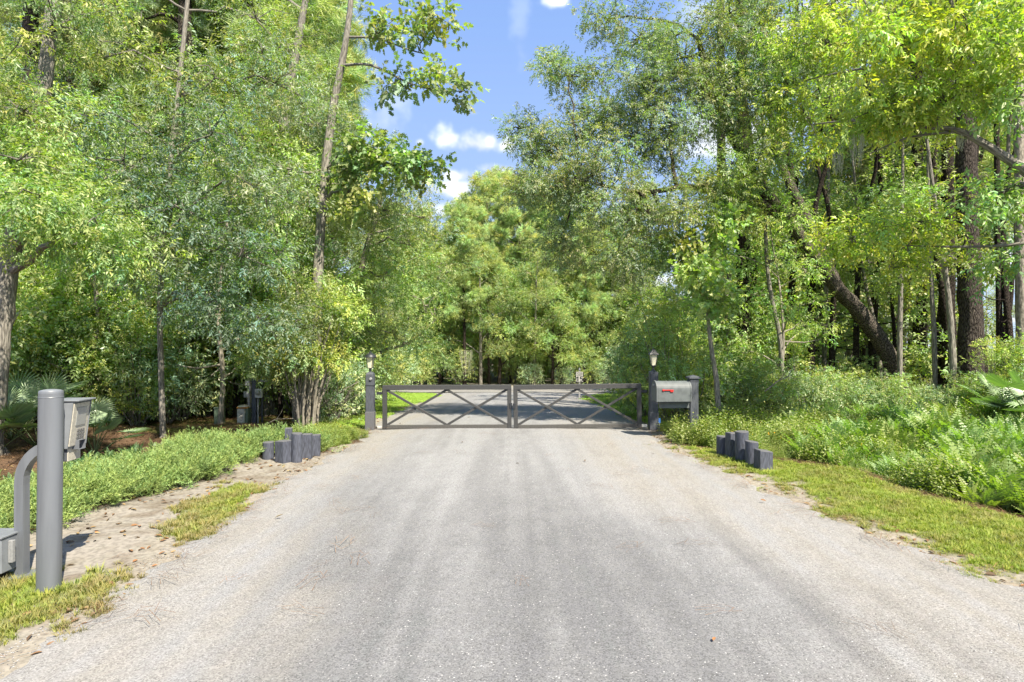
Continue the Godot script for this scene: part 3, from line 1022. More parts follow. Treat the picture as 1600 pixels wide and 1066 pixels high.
func build_keypad() -> void:
	var p := on_ground(76, 4.02)
	var t := thing("bollard", "tall round grey steel bollard in front of the keypad", "bollard", p)
	t.rotation.z = -0.012
	var a := acc()
	lathe(a, Vector3.ZERO, [[0.069, -0.2], [0.069, 1.292], [0.067, 1.302], [0.062, 1.309]], 40)
	part("pipe", a, M.pole, t)
	var wr := acc()
	lathe(wr, Vector3(0, 1.262, 0), [[0.0692, 0.0], [0.0708, 0.003], [0.0692, 0.006]], 40)
	part("weld_ring", wr, M.pole, t)
	var c := acc()
	lathe(c, Vector3(0, 1.304, 0), [[0.064, 0.0], [0.055, 0.006], [0.03, 0.011], [0.0, 0.013]], 40)
	part("fill_cap", c, M.housing, t)
	# gooseneck stand with the keypad on its end
	var q := on_ground(34, 4.26)
	var k := thing("keypad_stand", "grey gooseneck stand carrying a cream-faced gate keypad", "keypad", q)
	var tubeacc := acc()
	var path := [Vector3(0, -0.2, 0), Vector3(0, 0.64, 0)]
	for i in 9:
		var an := PI - PI / 2 * (i + 1) / 9.0
		path.append(Vector3(0.26 + cos(an) * 0.26, 0.66 + sin(an) * 0.26, 0))
	path.append(Vector3(0.42, 0.92, -0.0))
	square_tube(tubeacc, path, 0.031)
	part("gooseneck", tubeacc, M.pole, k)
	boxpart("foot_plate", at(0, 0.012, 0), Vector3(0.17, 0.016, 0.17), M.pole, k, 0.003)
	# housing, its face turned up the drive towards a driver
	var hd := Node3D.new()
	hd.name = "keypad_housing"
	k.add_child(hd)
	hd.transform = Transform3D(Basis(Vector3.UP, deg_to_rad(97)) * Basis.from_scale(Vector3.ONE * 0.95), Vector3(0.335, 0.905, 0.01))
	# local: +z is the face, x across, y up. the case narrows towards the foot
	var cs := acc()
	var w := 0.105
	var prof := [Vector2(-0.07, 0.0), Vector2(-0.07, 0.329), Vector2(0.085, 0.332), Vector2(0.045, 0.0)]   # (z, y)
	for i in 4:
		var r0: Vector2 = prof[i]
		var r1: Vector2 = prof[(i + 1) % 4]
		var nn := Vector3(0, r0.x - r1.x, r1.y - r0.y)
		var mid := (r0 + r1) * 0.5 - Vector2(-0.05, 0.2)
		if nn.dot(Vector3(0, mid.y, mid.x)) < 0: nn = -nn
		quad(cs, Vector3(-w, r0.y, r0.x), Vector3(w, r0.y, r0.x), Vector3(w, r1.y, r1.x), Vector3(-w, r1.y, r1.x), nn)
	for s in [-1.0, 1.0]:
		quad(cs, Vector3(s * w, prof[0].y, prof[0].x), Vector3(s * w, prof[1].y, prof[1].x), Vector3(s * w, prof[2].y, prof[2].x), Vector3(s * w, prof[3].y, prof[3].x), Vector3(s, 0, 0))
	part("case", cs, M.housing, hd)
	# plate follows the slanted face
	var tilt := Basis(Vector3.RIGHT, atan2(0.040, 0.332))
	var face := func(y: float, out: float) -> Transform3D: return Transform3D(tilt, Vector3(0, y, 0.045 + 0.040 * y / 0.332 + out))
	boxpart("face_plate", face.call(0.166, 0.004), Vector3(0.20, 0.31, 0.008), M.cream, hd, 0.002)
	boxpart("display", face.call(0.222, 0.010), Vector3(0.12, 0.13, 0.006), M.screen, hd, 0.002)
	for r in 4:
		for cc in 3:
			boxpart("button", face.call(0.042 + r * 0.026, 0.011), Vector3(0.022, 0.017, 0.008), M.button, hd, 0.002).translate_object_local(Vector3((cc - 1) * 0.032 + 0.015, 0, 0))
	boxpart("hood", Transform3D(Basis(), Vector3(0, 0.341, 0.025)), Vector3(0.226, 0.010, 0.20), M.housing, hd, 0.002)
	boxpart("side_shade", Transform3D(tilt, Vector3(0.108, 0.17, 0.062)), Vector3(0.006, 0.33, 0.03), M.housing, hd, 0.002)
	# camera box hung below
	var cb := boxpart("camera_box", at(0, -0.05, -0.03), Vector3(0.16, 0.095, 0.13), M.cream, hd, 0.004)
	boxpart("camera_window", at(-0.081, -0.05, -0.03), Vector3(0.004, 0.08, 0.12), M.post, cb, 0.001)
	var lens := acc()
	lathe(lens, Vector3.ZERO, [[0.018, 0.0], [0.018, 0.008], [0.012, 0.01], [0.0, 0.006]], 14)
	part("lens", lens, M.black, cb).transform = Transform3D(Basis(Vector3.FORWARD, -PI / 2) * Basis(Vector3.UP, 0), Vector3(-0.083, -0.045, -0.02)) 
	# low control box at the edge of the view
	var g := thing("control_box", "low dark grey metal box beside the gooseneck foot", "utility box", on_ground(-14, 4.2))
	boxpart("case", at(0, 0.185, 0), Vector3(0.30, 0.235, 0.2), M.housing, g, 0.006)
	boxpart("lid", at(0, 0.309, 0), Vector3(0.315, 0.014, 0.215), M.housing, g, 0.003)
	boxpart("leg", at(0.06, 0.0, 0.0), Vector3(0.06, 0.14, 0.06), M.bark_dark, g, 0.003)
	boxpart("leg", at(-0.09, 0.0, 0.0), Vector3(0.06, 0.14, 0.06), M.bark_dark, g, 0.003)
	boxpart("clamp", at(0.165, 0.2, 0.03), Vector3(0.03, 0.15, 0.03), M.galv, g, 0.003)

func square_tube(a: Dictionary, path: Array, h: float) -> void:
	for i in path.size() - 1:
		for s in 4:
			var c := []
			for e in [i, i + 1]:
				var dir: Vector3 = (path[mini(e + 1, path.size() - 1)] - path[maxi(e - 1, 0)]).normalized()
				var z := Vector3(0, 0, 1)
				var x := dir.cross(z).normalized()
				for w in [s, s + 1]:
					var an: float = PI / 4 + w * PI / 2
					c.append(path[e] + (x * cos(an) + z * sin(an)) * h * sqrt(2.0))
			var mid: Vector3 = (path[i] + path[i + 1]) * 0.5
			quad(a, c[0], c[1], c[3], c[2], ((c[0] + c[1] + c[2] + c[3]) as Vector3) * 0.25 - mid)

# short square or round timbers set upright in a row
func timber(label: String, px: float, py: float, d: float, w: float, h: float, square: bool, turn: float, slope: float, group: String) -> void:
	var t := thing("timber_bollard", label, "bollard", Vector3((px - 800.0) * d / F, 0, -d), turn, group)
	t.position.y = ground_y(t.position.x, d)
	t.rotation.z = rng.randf_range(-0.02, 0.02)
	var a := acc()
	var top := acc()
	var sides := 4 if square else 18
	var r := w / 2 * (sqrt(2.0) if square else 1.0)
	var ring := []
	for s in sides:
		var an := TAU * s / sides + PI / 4
		var rr := r * (1.0 if square else 1.0 + 0.03 * sin(an * 3.0 + px))
		ring.append(Vector3(cos(an) * rr, 0, sin(an) * rr))
	var ct := Vector3(0, h, 0)
	for s in sides:
		var p: Vector3 = ring[s]
		var q: Vector3 = ring[(s + 1) % sides]
		var hp := h + p.x * slope
		var hq := h + q.x * slope
		var k: int = a.v.size()
		if square:
			quad(a, p + Vector3(0, -0.2, 0), q + Vector3(0, -0.2, 0), q + Vector3(0, hq - 0.008, 0), p + Vector3(0, hp - 0.008, 0), p + q)
		else:
			quad(a, p + Vector3(0, -0.2, 0), q + Vector3(0, -0.2, 0), q + Vector3(0, hq - 0.008, 0), p + Vector3(0, hp - 0.008, 0), p + q)
			for j in 6:
				var src: Vector3 = a.v[k + j]
				a.n[k + j] = Vector3(src.x, 0, src.z).normalized()
		quad(top, p + Vector3(0, hp - 0.008, 0), q + Vector3(0, hq - 0.008, 0), q * 0.95 + Vector3(0, h + q.x * 0.95 * slope, 0), p * 0.95 + Vector3(0, h + p.x * 0.95 * slope, 0), p + q + Vector3(0, 0.1, 0))
		tri(top, ct, p * 0.95 + Vector3(0, h + p.x * 0.95 * slope, 0), q * 0.95 + Vector3(0, h + q.x * 0.95 * slope, 0), Vector3.UP)
	part("shaft", a, M.timber, t)
	part("sawn_top", top, M.timber_cut, t)

func build_objects() -> void:
	gate_leaf("left gate leaf, dark grey bars crossed in two X frames", 0.0, 2.362, true, Vector3(-2.37, gh(11.26) + 0.0, -11.26), 0.004)
	gate_leaf("right gate leaf, dark grey, ending at the post by the mailbox", 0.0, 2.335, false, Vector3(0.033, gh(11.26) + 0.005, -11.22), 0.013)
	lamp_post("dark lamp post with a round-roofed lantern left of the gate", on_ground(578.5, 11.4), -1, true)
	lamp_post("grey lamp post with a pyramid-roofed lantern behind the mailbox", on_ground(1021, 11.3), 1, false)
	build_mailbox()
	build_keypad()
	# left row of timbers, from the near end
	var gl := "cut timber bollards on the left verge"
	timber("shortest timber bollard of the left row, half sunk in juniper", 419, 0, 8.35, 0.15, 0.23, false, 0.3, 0.05, gl)
	timber("broad square timber bollard of the left row with a pale side", 443, 0, 8.15, 0.15, 0.285, true, -0.5, 0.02, gl)
	timber("thin timber bollard at the back of the left row", 451, 0, 8.6, 0.09, 0.385, true, 0.2, 0.0, gl)
	timber("tallest timber bollard of the left row, split down its face", 463.5, 0, 8.2, 0.14, 0.385, false, 0.0, -0.05, gl)
	timber("flat-topped timber bollard right of the tallest in the left row", 480, 0, 8.45, 0.12, 0.34, true, 0.1, 0.0, gl)
	timber("last timber bollard of the left row, at its gate end", 494, 0, 8.7, 0.105, 0.30, true, 0.15, 0.03, gl)
	var gr := "cut timber bollards on the right verge"
	timber("timber bollard at the gate end of the right row, round and bluish", 1128.5, 0, 8.75, 0.155, 0.27, false, 0.0, -0.02, gr)
	timber("slim timber bollard second from the gate in the right row", 1144, 0, 8.55, 0.14, 0.34, true, 0.2, 0.0, gr)
	timber("tallest timber bollard, third in the right row", 1159.5, 0, 8.3, 0.175, 0.395, false, 0.0, 0.05, gr)
	timber("slant-topped timber bollard beside the tallest of the right row", 1175, 0, 8.05, 0.165, 0.305, false, 0.0, -0.12, gr)
	timber("shortest timber bollard of the right row, nearest the viewer", 1192.5, 0, 7.75, 0.165, 0.245, true, 0.12, -0.12, gr)
	# utilities in the left wood edge
	var u := thing("utility_pedestal", "small green tapered utility cabinet at the left wood edge", "utility box", on_ground(343, 12.2))
	boxpart("case", at(0, 0.15, 0), Vector3(0.17, 0.34, 0.14), M.greenbox, u, 0.012)
	boxpart("cover", at(0, 0.33, 0), Vector3(0.185, 0.035, 0.155), M.greenbox, u, 0.012)
	boxpart("door_seam", at(0, 0.15, 0.072), Vector3(0.12, 0.24, 0.006), M.greenbox, u, 0.002)
	u = thing("cable_pedestal", "pale cable box with an orange rim and domed lid", "utility box", on_ground(381, 12.0))
	boxpart("case", at(-0.03, 0.16, 0.0), Vector3(0.15, 0.34, 0.15), M.utilwhite, u, 0.01)
	boxpart("side_cover", at(0.075, 0.17, -0.01), Vector3(0.055, 0.34, 0.14), M.greenbox, u, 0.008)
	boxpart("rim", at(-0.01, 0.345, 0.0), Vector3(0.20, 0.03, 0.165), M.orange, u, 0.004)
	var dome := acc()
	lathe(dome, Vector3(-0.01, 0.36, 0), [[0.105, 0.0], [0.1, 0.02], [0.06, 0.034], [0.0, 0.038]], 18)
	part("lid", dome, M.cream, u)
	for k in 6: boxpart("label_line", at(-0.03 + 0.01 * (k % 2), 0.24 - k * 0.028, 0.077), Vector3(0.08 - 0.02 * (k % 3), 0.008, 0.003), M.button, u, 0.001)
	u = thing("meter_board", "dark posts carrying a white meter box in the left wood", "meter post", on_ground(400, 12.1))
	boxpart("post", at(-0.03, 0.42, 0), Vector3(0.09, 1.15, 0.09), M.timber, u, 0.006)
	boxpart("post", at(0.125, 0.3, 0.0), Vector3(0.035, 0.8, 0.035), M.iron, u, 0.003)
	boxpart("rail", at(0.05, 0.86, -0.05), Vector3(0.32, 0.05, 0.03), M.galv, u)
	var mb := boxpart("meter_box", at(0.07, 0.62, 0.03), Vector3(0.135, 0.17, 0.09), M.white, u, 0.006)
	var ml := acc()
	lathe(ml, Vector3.ZERO, [[0.05, 0.0], [0.048, 0.03], [0.03, 0.045], [0.0, 0.05]], 16)
	part("meter", ml, M.screen, mb).transform = Transform3D(Basis(Vector3.RIGHT, PI / 2), Vector3(0.07, 0.63, 0.075))
	var cd := acc()
	tube(cd, [Vector3(0.05, -0.1, 0.03), Vector3(0.05, 0.3, 0.03), Vector3(0.05, 0.54, 0.03)], [0.016, 0.016, 0.016], 8)
	tube(cd, [Vector3(-0.12, -0.1, 0.05), Vector3(-0.12, 0.5, 0.05), Vector3(-0.1, 0.8, 0.04)], [0.02, 0.02, 0.02], 8)
	part("conduit", cd, M.galv, u)
	boxpart("switch_box", at(-0.14, 0.82, 0.05), Vector3(0.08, 0.09, 0.07), M.white, u, 0.004)
	boxpart("junction_box", at(-0.16, 0.60, 0.05), Vector3(0.10, 0.12, 0.07), M.galv, u, 0.004)
	# speed sign
	var s := thing("speed_sign", "small white 15 speed limit sign on a post beyond the gate", "sign", on_ground(905.5, 23.0))
	boxpart("post", at(0, 0.42, -0.012), Vector3(0.06, 1.3, 0.04), M.galv, s, 0.003)
	boxpart("plate", at(0, 0.815, 0.012), Vector3(0.27, 0.385, 0.004), M.white, s, 0.001)
	for l in [["SPEED", 0.075, 0.955], ["LIMIT", 0.075, 0.885], ["15", 0.26, 0.735]]: text(s, l[0], l[1], Vector3(0, l[2], 0.0155), M.black)
	var bd := acc()
	for e in [[Vector3(0, 1.003, 0.0146), Vector3(0.262, 0.006, 0.001)], [Vector3(0, 0.627, 0.0146), Vector3(0.262, 0.006, 0.001)], [Vector3(-0.13, 0.815, 0.0146), Vector3(0.006, 0.37, 0.001)], [Vector3(0.13, 0.815, 0.0146), Vector3(0.006, 0.37, 0.001)]]:
		box(bd, Transform3D(Basis(), e[0]), e[1], 0.0002)
	part("border", bd, M.black, s)
	var fin := acc()
	lathe(fin, Vector3(0, 1.07, -0.012), [[0.045, 0.0], [0.045, 0.02], [0.02, 0.03], [0.03, 0.06], [0.0, 0.085]], 10)
	part("finial", fin, M.galv, s)
	var wb := thing("notice_board", "low white board standing on the lawn beyond the gate", "sign", on_ground(978, 24.0))
	boxpart("panel", at(0, 0.24, 0), Vector3(0.36, 0.42, 0.05), M.white, wb, 0.004)
	for x in [-0.14, 0.14]: boxpart("leg", at(x, -0.02, -0.03), Vector3(0.05, 0.3, 0.05), M.galv, wb, 0.003)
	for k in 3: boxpart("print_line", at(-0.06 + 0.05 * k, 0.31 - k * 0.085, 0.0262), Vector3(0.13, 0.022, 0.001), M.button, wb, 0.0003)
	var tg := thing("blue_tag", "small blue plastic tag at the foot of the right lamp post", "tag", on_ground(1030.5, 11.0))
	boxpart("flag", at(0, 0.20, 0), Vector3(0.035, 0.09, 0.012), M.blue, tg, 0.003)
	boxpart("stake", at(0, 0.06, 0), Vector3(0.008, 0.24, 0.008), M.galv, tg, 0.001)

# ---------------------------------------------------------------- trees

func ms(px: float, py: float, d: float, rx: float, ry: float, clumps: int, sprays: int, col: Color) -> Array:
	return [pt(px, py, d), Vector3(rx, ry, rx), clumps, sprays, col]

const C_DARK := Color(0.110, 0.152, 0.110)
const C_OAK := Color(0.172, 0.200, 0.130)
const C_BRIGHT := Color(0.195, 0.258, 0.110)
const C_LIME := Color(0.254, 0.286, 0.080)
const C_MID := Color(0.184, 0.216, 0.097)
const C_PINE := Color(0.186, 0.211, 0.113)
const C_SHADE := Color(0.146, 0.173, 0.101)

func make_families() -> void:
	var one := [[0.45, 1.0]]
	family("oak", 10, 9, 0.19, 0.070, 0.0105, one, 0.35)
	family("live", 10, 11, 0.17, 0.050, 0.0100, [[0.3, 0.85], [0.7, 0.8]], 0.25)
	family("hick", 10, 9, 0.24, 0.080, 0.0150, [[0.3, 0.9], [0.65, 0.85]], 0.45)
	family("gum", 8, 5, 0.22, 0.092, 0.048, [[0.06, 0.42], [0.34, 1.0], [0.42, 0.42], [0.72, 0.78], [0.74, 0.3]], 0.5)
	family("small", 10, 11, 0.15, 0.042, 0.0100, one, 0.15)
	needle_family("pine", 8, 30, 0.22, 0.0055)

func make_palmetto(seed_: int) -> Node3D:
	rng.seed = seed_
	var t := Node3D.new()
	for k in 13:
		var an := k * 2.4 + rng.randf()
		var tilt := rng.randf_range(0.15, 1.05)
		var dir := Vector3(cos(an) * sin(tilt), cos(tilt), sin(an) * sin(tilt))
		var ln := rng.randf_range(0.55, 0.95)
		var fr := acc()
		var tip := dir * ln
		tube(fr, [dir * 0.02, dir * ln * 0.6 + Vector3(0, 0.02, 0), tip], [0.011, 0.008, 0.005], 5)
		for q in fr.v.size(): fr.c.append(Color(0.17, 0.21, 0.08))
		var fwd := (dir + Vector3(0, -0.35, 0)).normalized()
		var side := fwd.cross(Vector3.UP).normalized()
		if side.length() < 0.5: side = Vector3.RIGHT
		var nrm := side.cross(fwd).normalized()
		var bl := 26
		for j in bl:
			var a := lerpf(-1.95, 1.95, j / (bl - 1.0))
			var d := (fwd * cos(a) + side * sin(a) + nrm * (0.22 - 0.1 * cos(a))).normalized()
			var l := 0.40 * (0.72 + 0.28 * cos(a * 0.7)) * rng.randf_range(0.9, 1.05)
			var k0: int = fr.v.size()
			leaf(fr, tip, d, nrm + rv() * 0.12, l, 0.0095, [[0.3, 1.0], [0.7, 0.6]], 0.5)
			var sh := rng.randf_range(0.8, 1.2)
			for q in fr.v.size() - k0: fr.c.append(Color(0.30 * sh, 0.40 * sh, 0.24 * sh))
		fr.u = PackedVector2Array()
		obj("fan", mesh_of(fr), M.leaf_gloss, t)
	return t

func build_trees() -> void:
	rng.seed = 11
	# left edge: the thick pale trunk and its bright hanging sprays
	hero_tree("oak_tree", "thick leaning grey trunk at the left edge with bright low hanging sprays", [pt(-14, 700, 8.6), pt(2, 520, 8.6), pt(28, 330, 8.7), pt(70, 120, 8.9), pt(90, -80, 9.0)], [0.14, 0.12, 0.11, 0.10, 0.08], M.bark_grey,
		[ms(30, 250, 7.6, 0.75, 0.55, 16, 26, C_BRIGHT), ms(120, 360, 7.3, 0.7, 0.4, 14, 24, C_BRIGHT), ms(60, 330, 7.2, 0.7, 0.4, 12, 24, C_BRIGHT), ms(170, 395, 7.5, 0.5, 0.28, 8, 22, C_BRIGHT), ms(40, 170, 8.2, 0.8, 0.5, 12, 24, C_MID), ms(90, 40, 8.8, 1.1, 0.7, 14, 24, C_MID), ms(-60, 120, 8.0, 1.0, 1.0, 14, 22, C_MID)], "oak", M.leaf, {"clump": 0.34, "hang": 0.3})
	# the dark willow oak that fills the upper left
	hero_tree("oak_tree", "broad dark blue-green oak filling the upper left of the wood edge", [pt(255, 640, 10.6), pt(250, 480, 10.6), pt(262, 300, 10.5), pt(285, 80, 10.6), pt(300, -80, 10.8)], [0.05, 0.046, 0.042, 0.038, 0.03], M.bark_grey,
		[ms(210, 260, 9.4, 1.15, 0.62, 22, 21, C_DARK), ms(110, 180, 9.6, 0.9, 0.6, 15, 21, C_DARK), ms(330, 210, 9.6, 1.0, 0.6, 18, 21, C_DARK), ms(290, 330, 9.2, 1.0, 0.5, 18, 21, C_DARK), ms(380, 400, 9.4, 0.9, 0.55, 17, 21, C_DARK), ms(420, 300, 9.8, 0.85, 0.6, 17, 21, C_OAK), ms(230, 400, 9.6, 0.9, 0.45, 13, 21, C_OAK), ms(330, 470, 9.6, 0.8, 0.4, 13, 22, C_DARK), ms(410, 500, 9.7, 0.6, 0.4, 10, 22, C_DARK), ms(160, 90, 10.6, 1.2, 0.5, 10, 14, C_MID), ms(300, 120, 10.4, 1.3, 0.4, 12, 14, C_MID), ms(430, 130, 10.8, 1.0, 0.7, 18, 22, C_OAK), ms(200, 0, 10.6, 1.2, 0.4, 6, 13, C_BRIGHT), ms(400, 30, 11.0, 1.0, 0.5, 10, 15, C_MID)], "oak", M.leaf, {"clump": 0.40, "hang": 0.2})
	# the tall sweetgum whose branches reach over the gap
	var gum_base := pt(492, 660, 12.6)
	hero_tree("sweetgum_tree", "slender leaning sweetgum with lobed leaves reaching out over the blue gap", [gum_base, pt(497, 420, 12.5), pt(507, 280, 12.5), pt(520, 170, 12.5), pt(541, 60, 12.4), pt(552, -40, 12.4)], [0.115, 0.10, 0.088, 0.078, 0.062, 0.04], M.bark_grey,
		[ms(660, 45, 11.6, 0.62, 0.55, 12, 7, C_MID), ms(600, 35, 12.0, 0.6, 0.5, 8, 7, C_MID), ms(690, 120, 11.4, 0.42, 0.28, 8, 6, C_MID), ms(632, 132, 11.8, 0.5, 0.22, 8, 6, C_OAK), ms(722, 142, 11.3, 0.26, 0.12, 5, 5, C_OAK), ms(600, 262, 12.0, 0.72, 0.5, 12, 10, C_BRIGHT), ms(560, 235, 12.0, 0.6, 0.35, 9, 10, C_MID), ms(655, 262, 12.2, 0.45, 0.32, 8, 12, C_MID), ms(545, 300, 12.1, 0.6, 0.5, 9, 11, C_MID)], "gum", M.leaf,
		{"clump": 0.22, "limbs": true, "twig": 0.008, "branches": [[[pt(537, 102, 12.4), pt(580, 102, 12.0), pt(640, 130, 11.7), pt(690, 142, 11.4), pt(735, 142, 11.3)], [0.03, 0.024, 0.016, 0.01, 0.005]], [[pt(545, 58, 12.4), pt(590, 60, 12.0), pt(640, 78, 11.7), pt(690, 90, 11.5)], [0.025, 0.02, 0.014, 0.006]], [[pt(515, 262, 12.5), pt(480, 270, 12.4), pt(430, 258, 12.2)], [0.035, 0.028, 0.016]]]})
	# oak behind the sweetgum
	hero_tree("oak_tree", "fine-leaved oak behind the slender sweetgum, pale under its crown", [pt(420, 640, 14.2), pt(425, 420, 14.2), pt(440, 220, 14.2), pt(470, 40, 14.2), pt(490, -60, 14.2)], [0.16, 0.14, 0.12, 0.08, 0.05], M.bark_grey,
		[ms(440, 70, 13.6, 1.1, 0.6, 14, 18, C_MID), ms(480, 180, 13.4, 1.25, 0.8, 26, 22, C_OAK), ms(525, 190, 13.8, 0.6, 0.5, 9, 18, C_OAK), ms(585, 235, 14.0, 0.65, 0.4, 11, 18, C_OAK), ms(440, 300, 13.2, 1.1, 0.8, 20, 22, C_MID), ms(520, 340, 13.4, 1.1, 0.6, 20, 20, C_MID), ms(600, 330, 13.8, 0.9, 0.55, 16, 20, C_OAK), ms(640, 280, 14.2, 0.5, 0.35, 9, 18, C_OAK), ms(390, 420, 13.0, 0.9, 0.6, 14, 20, C_MID), ms(350, -20, 14, 1.0, 0.5, 6, 14, C_OAK)], "oak", M.leaf, {"clump": 0.40})
	# light green tree over the left gate post
	hero_tree("elm_tree", "light green tree spreading its low branch over the left lamp post", [pt(548, 648, 15.5), pt(545, 540, 15.5), pt(560, 440, 15.4), pt(590, 330, 15.3), pt(610, 250, 15.2)], [0.12, 0.10, 0.085, 0.06, 0.03], M.bark_pale,
		[ms(600, 430, 14.6, 1.1, 0.65, 22, 22, C_BRIGHT), ms(660, 470, 14.4, 0.85, 0.55, 18, 22, C_BRIGHT), ms(690, 420, 15.0, 0.6, 0.5, 12, 20, C_MID), ms(630, 380, 15.0, 1.0, 0.55, 18, 20, C_MID), ms(540, 450, 14.2, 1.0, 0.6, 18, 20, C_LIME), ms(670, 535, 14.8, 0.45, 0.25, 9, 18, C_BRIGHT), ms(610, 520, 14.5, 0.7, 0.3, 10, 18, C_MID), ms(660, 340, 15.4, 0.6, 0.4, 10, 18, C_MID), ms(690, 370, 16, 0.4, 0.4, 7, 18, C_OAK)], "live", M.leaf,
		{"clump": 0.38, "branches": [[[pt(560, 575, 15.4), pt(600, 548, 15.0), pt(640, 535, 14.8), pt(680, 500, 14.6)], [0.05, 0.042, 0.034, 0.015]]]})
	# the vase-shaped shrub: many bare stems from one foot
	vase_shrub()
	# ---- right: the leaning live oak that reaches over the drive
	rng.seed = 12
	hero_tree("live_oak_tree", "big live oak leaning left over the drive from the right wood", [pt(1425, 640, 14.2), pt(1390, 560, 14.1), pt(1345, 490, 13.9), pt(1300, 440, 13.6), pt(1240, 355, 13.2), pt(1185, 285, 12.8), pt(1130, 180, 12.5), pt(1090, 60, 12.4)], [0.20, 0.18, 0.165, 0.15, 0.13, 0.11, 0.085, 0.05], M.bark_oak,
		[ms(1010, 330, 11.6, 1.05, 0.55, 34, 28, C_OAK), ms(930, 270, 12.0, 1.1, 0.6, 34, 28, C_OAK), ms(860, 300, 12.4, 0.85, 0.6, 25, 28, C_OAK), ms(840, 230, 12.8, 0.6, 0.5, 16, 26, C_OAK), ms(935, 190, 12.4, 1.0, 0.5, 27, 28, C_OAK), ms(890, 120, 12.8, 0.7, 0.5, 18, 26, C_OAK), ms(1050, 200, 12.0, 1.1, 0.65, 34, 28, C_OAK), ms(1070, 90, 12.2, 1.05, 0.7, 29, 28, C_OAK), ms(1000, 60, 12.6, 0.7, 0.5, 16, 24, C_SHADE), ms(950, 30, 13.2, 0.7, 0.35, 11, 21, C_SHADE), ms(1110, 290, 11.8, 0.9, 0.5, 20, 26, C_MID), ms(970, 400, 11.9, 0.8, 0.45, 18, 26, C_OAK), ms(1060, 410, 12.0, 0.8, 0.45, 16, 26, C_MID), ms(1140, 20, 12.2, 0.9, 0.6, 18, 26, C_OAK), ms(880, 380, 12.8, 0.5, 0.4, 11, 24, C_OAK), ms(810, 200, 13.2, 0.3, 0.3, 6, 21, C_SHADE), ms(1180, 50, 11.8, 0.9, 0.6, 20, 26, C_OAK), ms(1110, 130, 11.9, 0.8, 0.5, 18, 26, C_OAK), ms(1010, 130, 12.0, 0.8, 0.5, 18, 26, C_OAK), ms(1150, 150, 11.9, 0.9, 0.6, 23, 26, C_OAK), ms(1190, 250, 11.7, 0.7, 0.5, 16, 26, C_MID), ms(1150, 350, 12.2, 0.5, 0.25, 8, 24, C_MID)], "live", M.leaf,
		{"clump": 0.36, "hang": 0.25, "branches": [[[pt(1235, 350, 13.2), pt(1190, 318, 12.9), pt(1130, 305, 12.5), pt(1075, 292, 12.0), pt(1000, 300, 11.8), pt(900, 280, 12.0)], [0.11, 0.095, 0.08, 0.062, 0.04, 0.018]], [[pt(1310, 455, 13.6), pt(1260, 340, 13.8), pt(1215, 240, 14.0), pt(1200, 120, 14.0)], [0.15, 0.12, 0.09, 0.05]]]})
	# hickory off the right edge reaching across the top of the view
	hero_tree("hickory_tree", "yellow-green hickory reaching in from the right edge with bare grey limbs", [pt(1800, 720, 8.2), pt(1770, 500, 8.2), pt(1730, 330, 8.2), pt(1690, 150, 8.3), pt(1640, -40, 8.4), pt(1600, -200, 8.5)], [0.22, 0.19, 0.17, 0.15, 0.11, 0.05], M.bark_grey,
		[ms(1290, 70, 11.2, 1.1, 0.65, 16, 17, C_LIME), ms(1400, 60, 8.2, 0.8, 0.5, 16, 17, C_LIME), ms(1520, 70, 7.9, 0.8, 0.5, 14, 17, C_LIME), ms(1260, 180, 11.6, 1.1, 0.65, 17, 17, C_LIME), ms(1370, 170, 8.6, 0.8, 0.4, 14, 17, C_LIME), ms(1480, 160, 8.3, 0.7, 0.35, 10, 16, C_LIME), ms(1330, 372, 10.6, 0.8, 0.3, 14, 16, C_LIME), ms(1440, 345, 9.6, 0.7, 0.3, 12, 16, C_LIME), ms(1230, 130, 12.0, 1.0, 0.6, 12, 16, C_BRIGHT), ms(1570, 300, 8.4, 0.4, 0.3, 7, 15, C_BRIGHT), ms(1390, 420, 9.9, 0.5, 0.2, 5, 15, C_LIME), ms(1565, 400, 9.0, 0.4, 0.25, 4, 15, C_BRIGHT), ms(1300, 10, 11.4, 1.2, 0.5, 12, 16, C_LIME), ms(1450, 0, 8.6, 0.9, 0.4, 12, 16, C_LIME), ms(1590, 10, 8.0, 0.6, 0.5, 10, 16, C_BRIGHT), ms(1570, 160, 8.2, 0.5, 0.35, 8, 15, C_BRIGHT)], "hick", M.leaf,
		{"clump": 0.33, "hang": 0.28, "branches": [
			[[pt(1725, 320, 8.2), pt(1640, 290, 8.2), pt(1575, 248, 8.2), pt(1500, 205, 8.3), pt(1430, 198, 8.5), pt(1345, 188, 9.4), pt(1265, 195, 11.2)], [0.09, 0.075, 0.06, 0.042, 0.03, 0.02, 0.008]],
			[[pt(1680, 120, 8.3), pt(1600, 60, 8.2), pt(1500, 50, 8.2), pt(1400, 60, 9.3), pt(1290, 70, 11.0)], [0.08, 0.06, 0.04, 0.026, 0.01]],
			[[pt(1520, 90, 8.2), pt(1500, 40, 8.2), pt(1478, -20, 8.3)], [0.035, 0.03, 0.02]],
			[[pt(1430, 90, 8.4), pt(1385, 50, 8.4), pt(1350, 0, 8.5)], [0.03, 0.024, 0.014]],
			[[pt(1440, 95, 8.4), pt(1330, 110, 10.0), pt(1240, 130, 11.8)], [0.024, 0.018, 0.008]],
			[[pt(1760, 420, 8.2), pt(1650, 380, 8.4), pt(1550, 385, 8.7), pt(1450, 385, 9.4), pt(1335, 378, 10.4)], [0.032, 0.026, 0.02, 0.013, 0.006]],
			[[pt(1575, 248, 8.2), pt(1580, 180, 8.1), pt(1600, 140, 8.0)], [0.025, 0.018, 0.01]],
			[[pt(1500, 205, 8.3), pt(1420, 215, 8.4), pt(1360, 240, 8.6)], [0.02, 0.014, 0.006]]]})
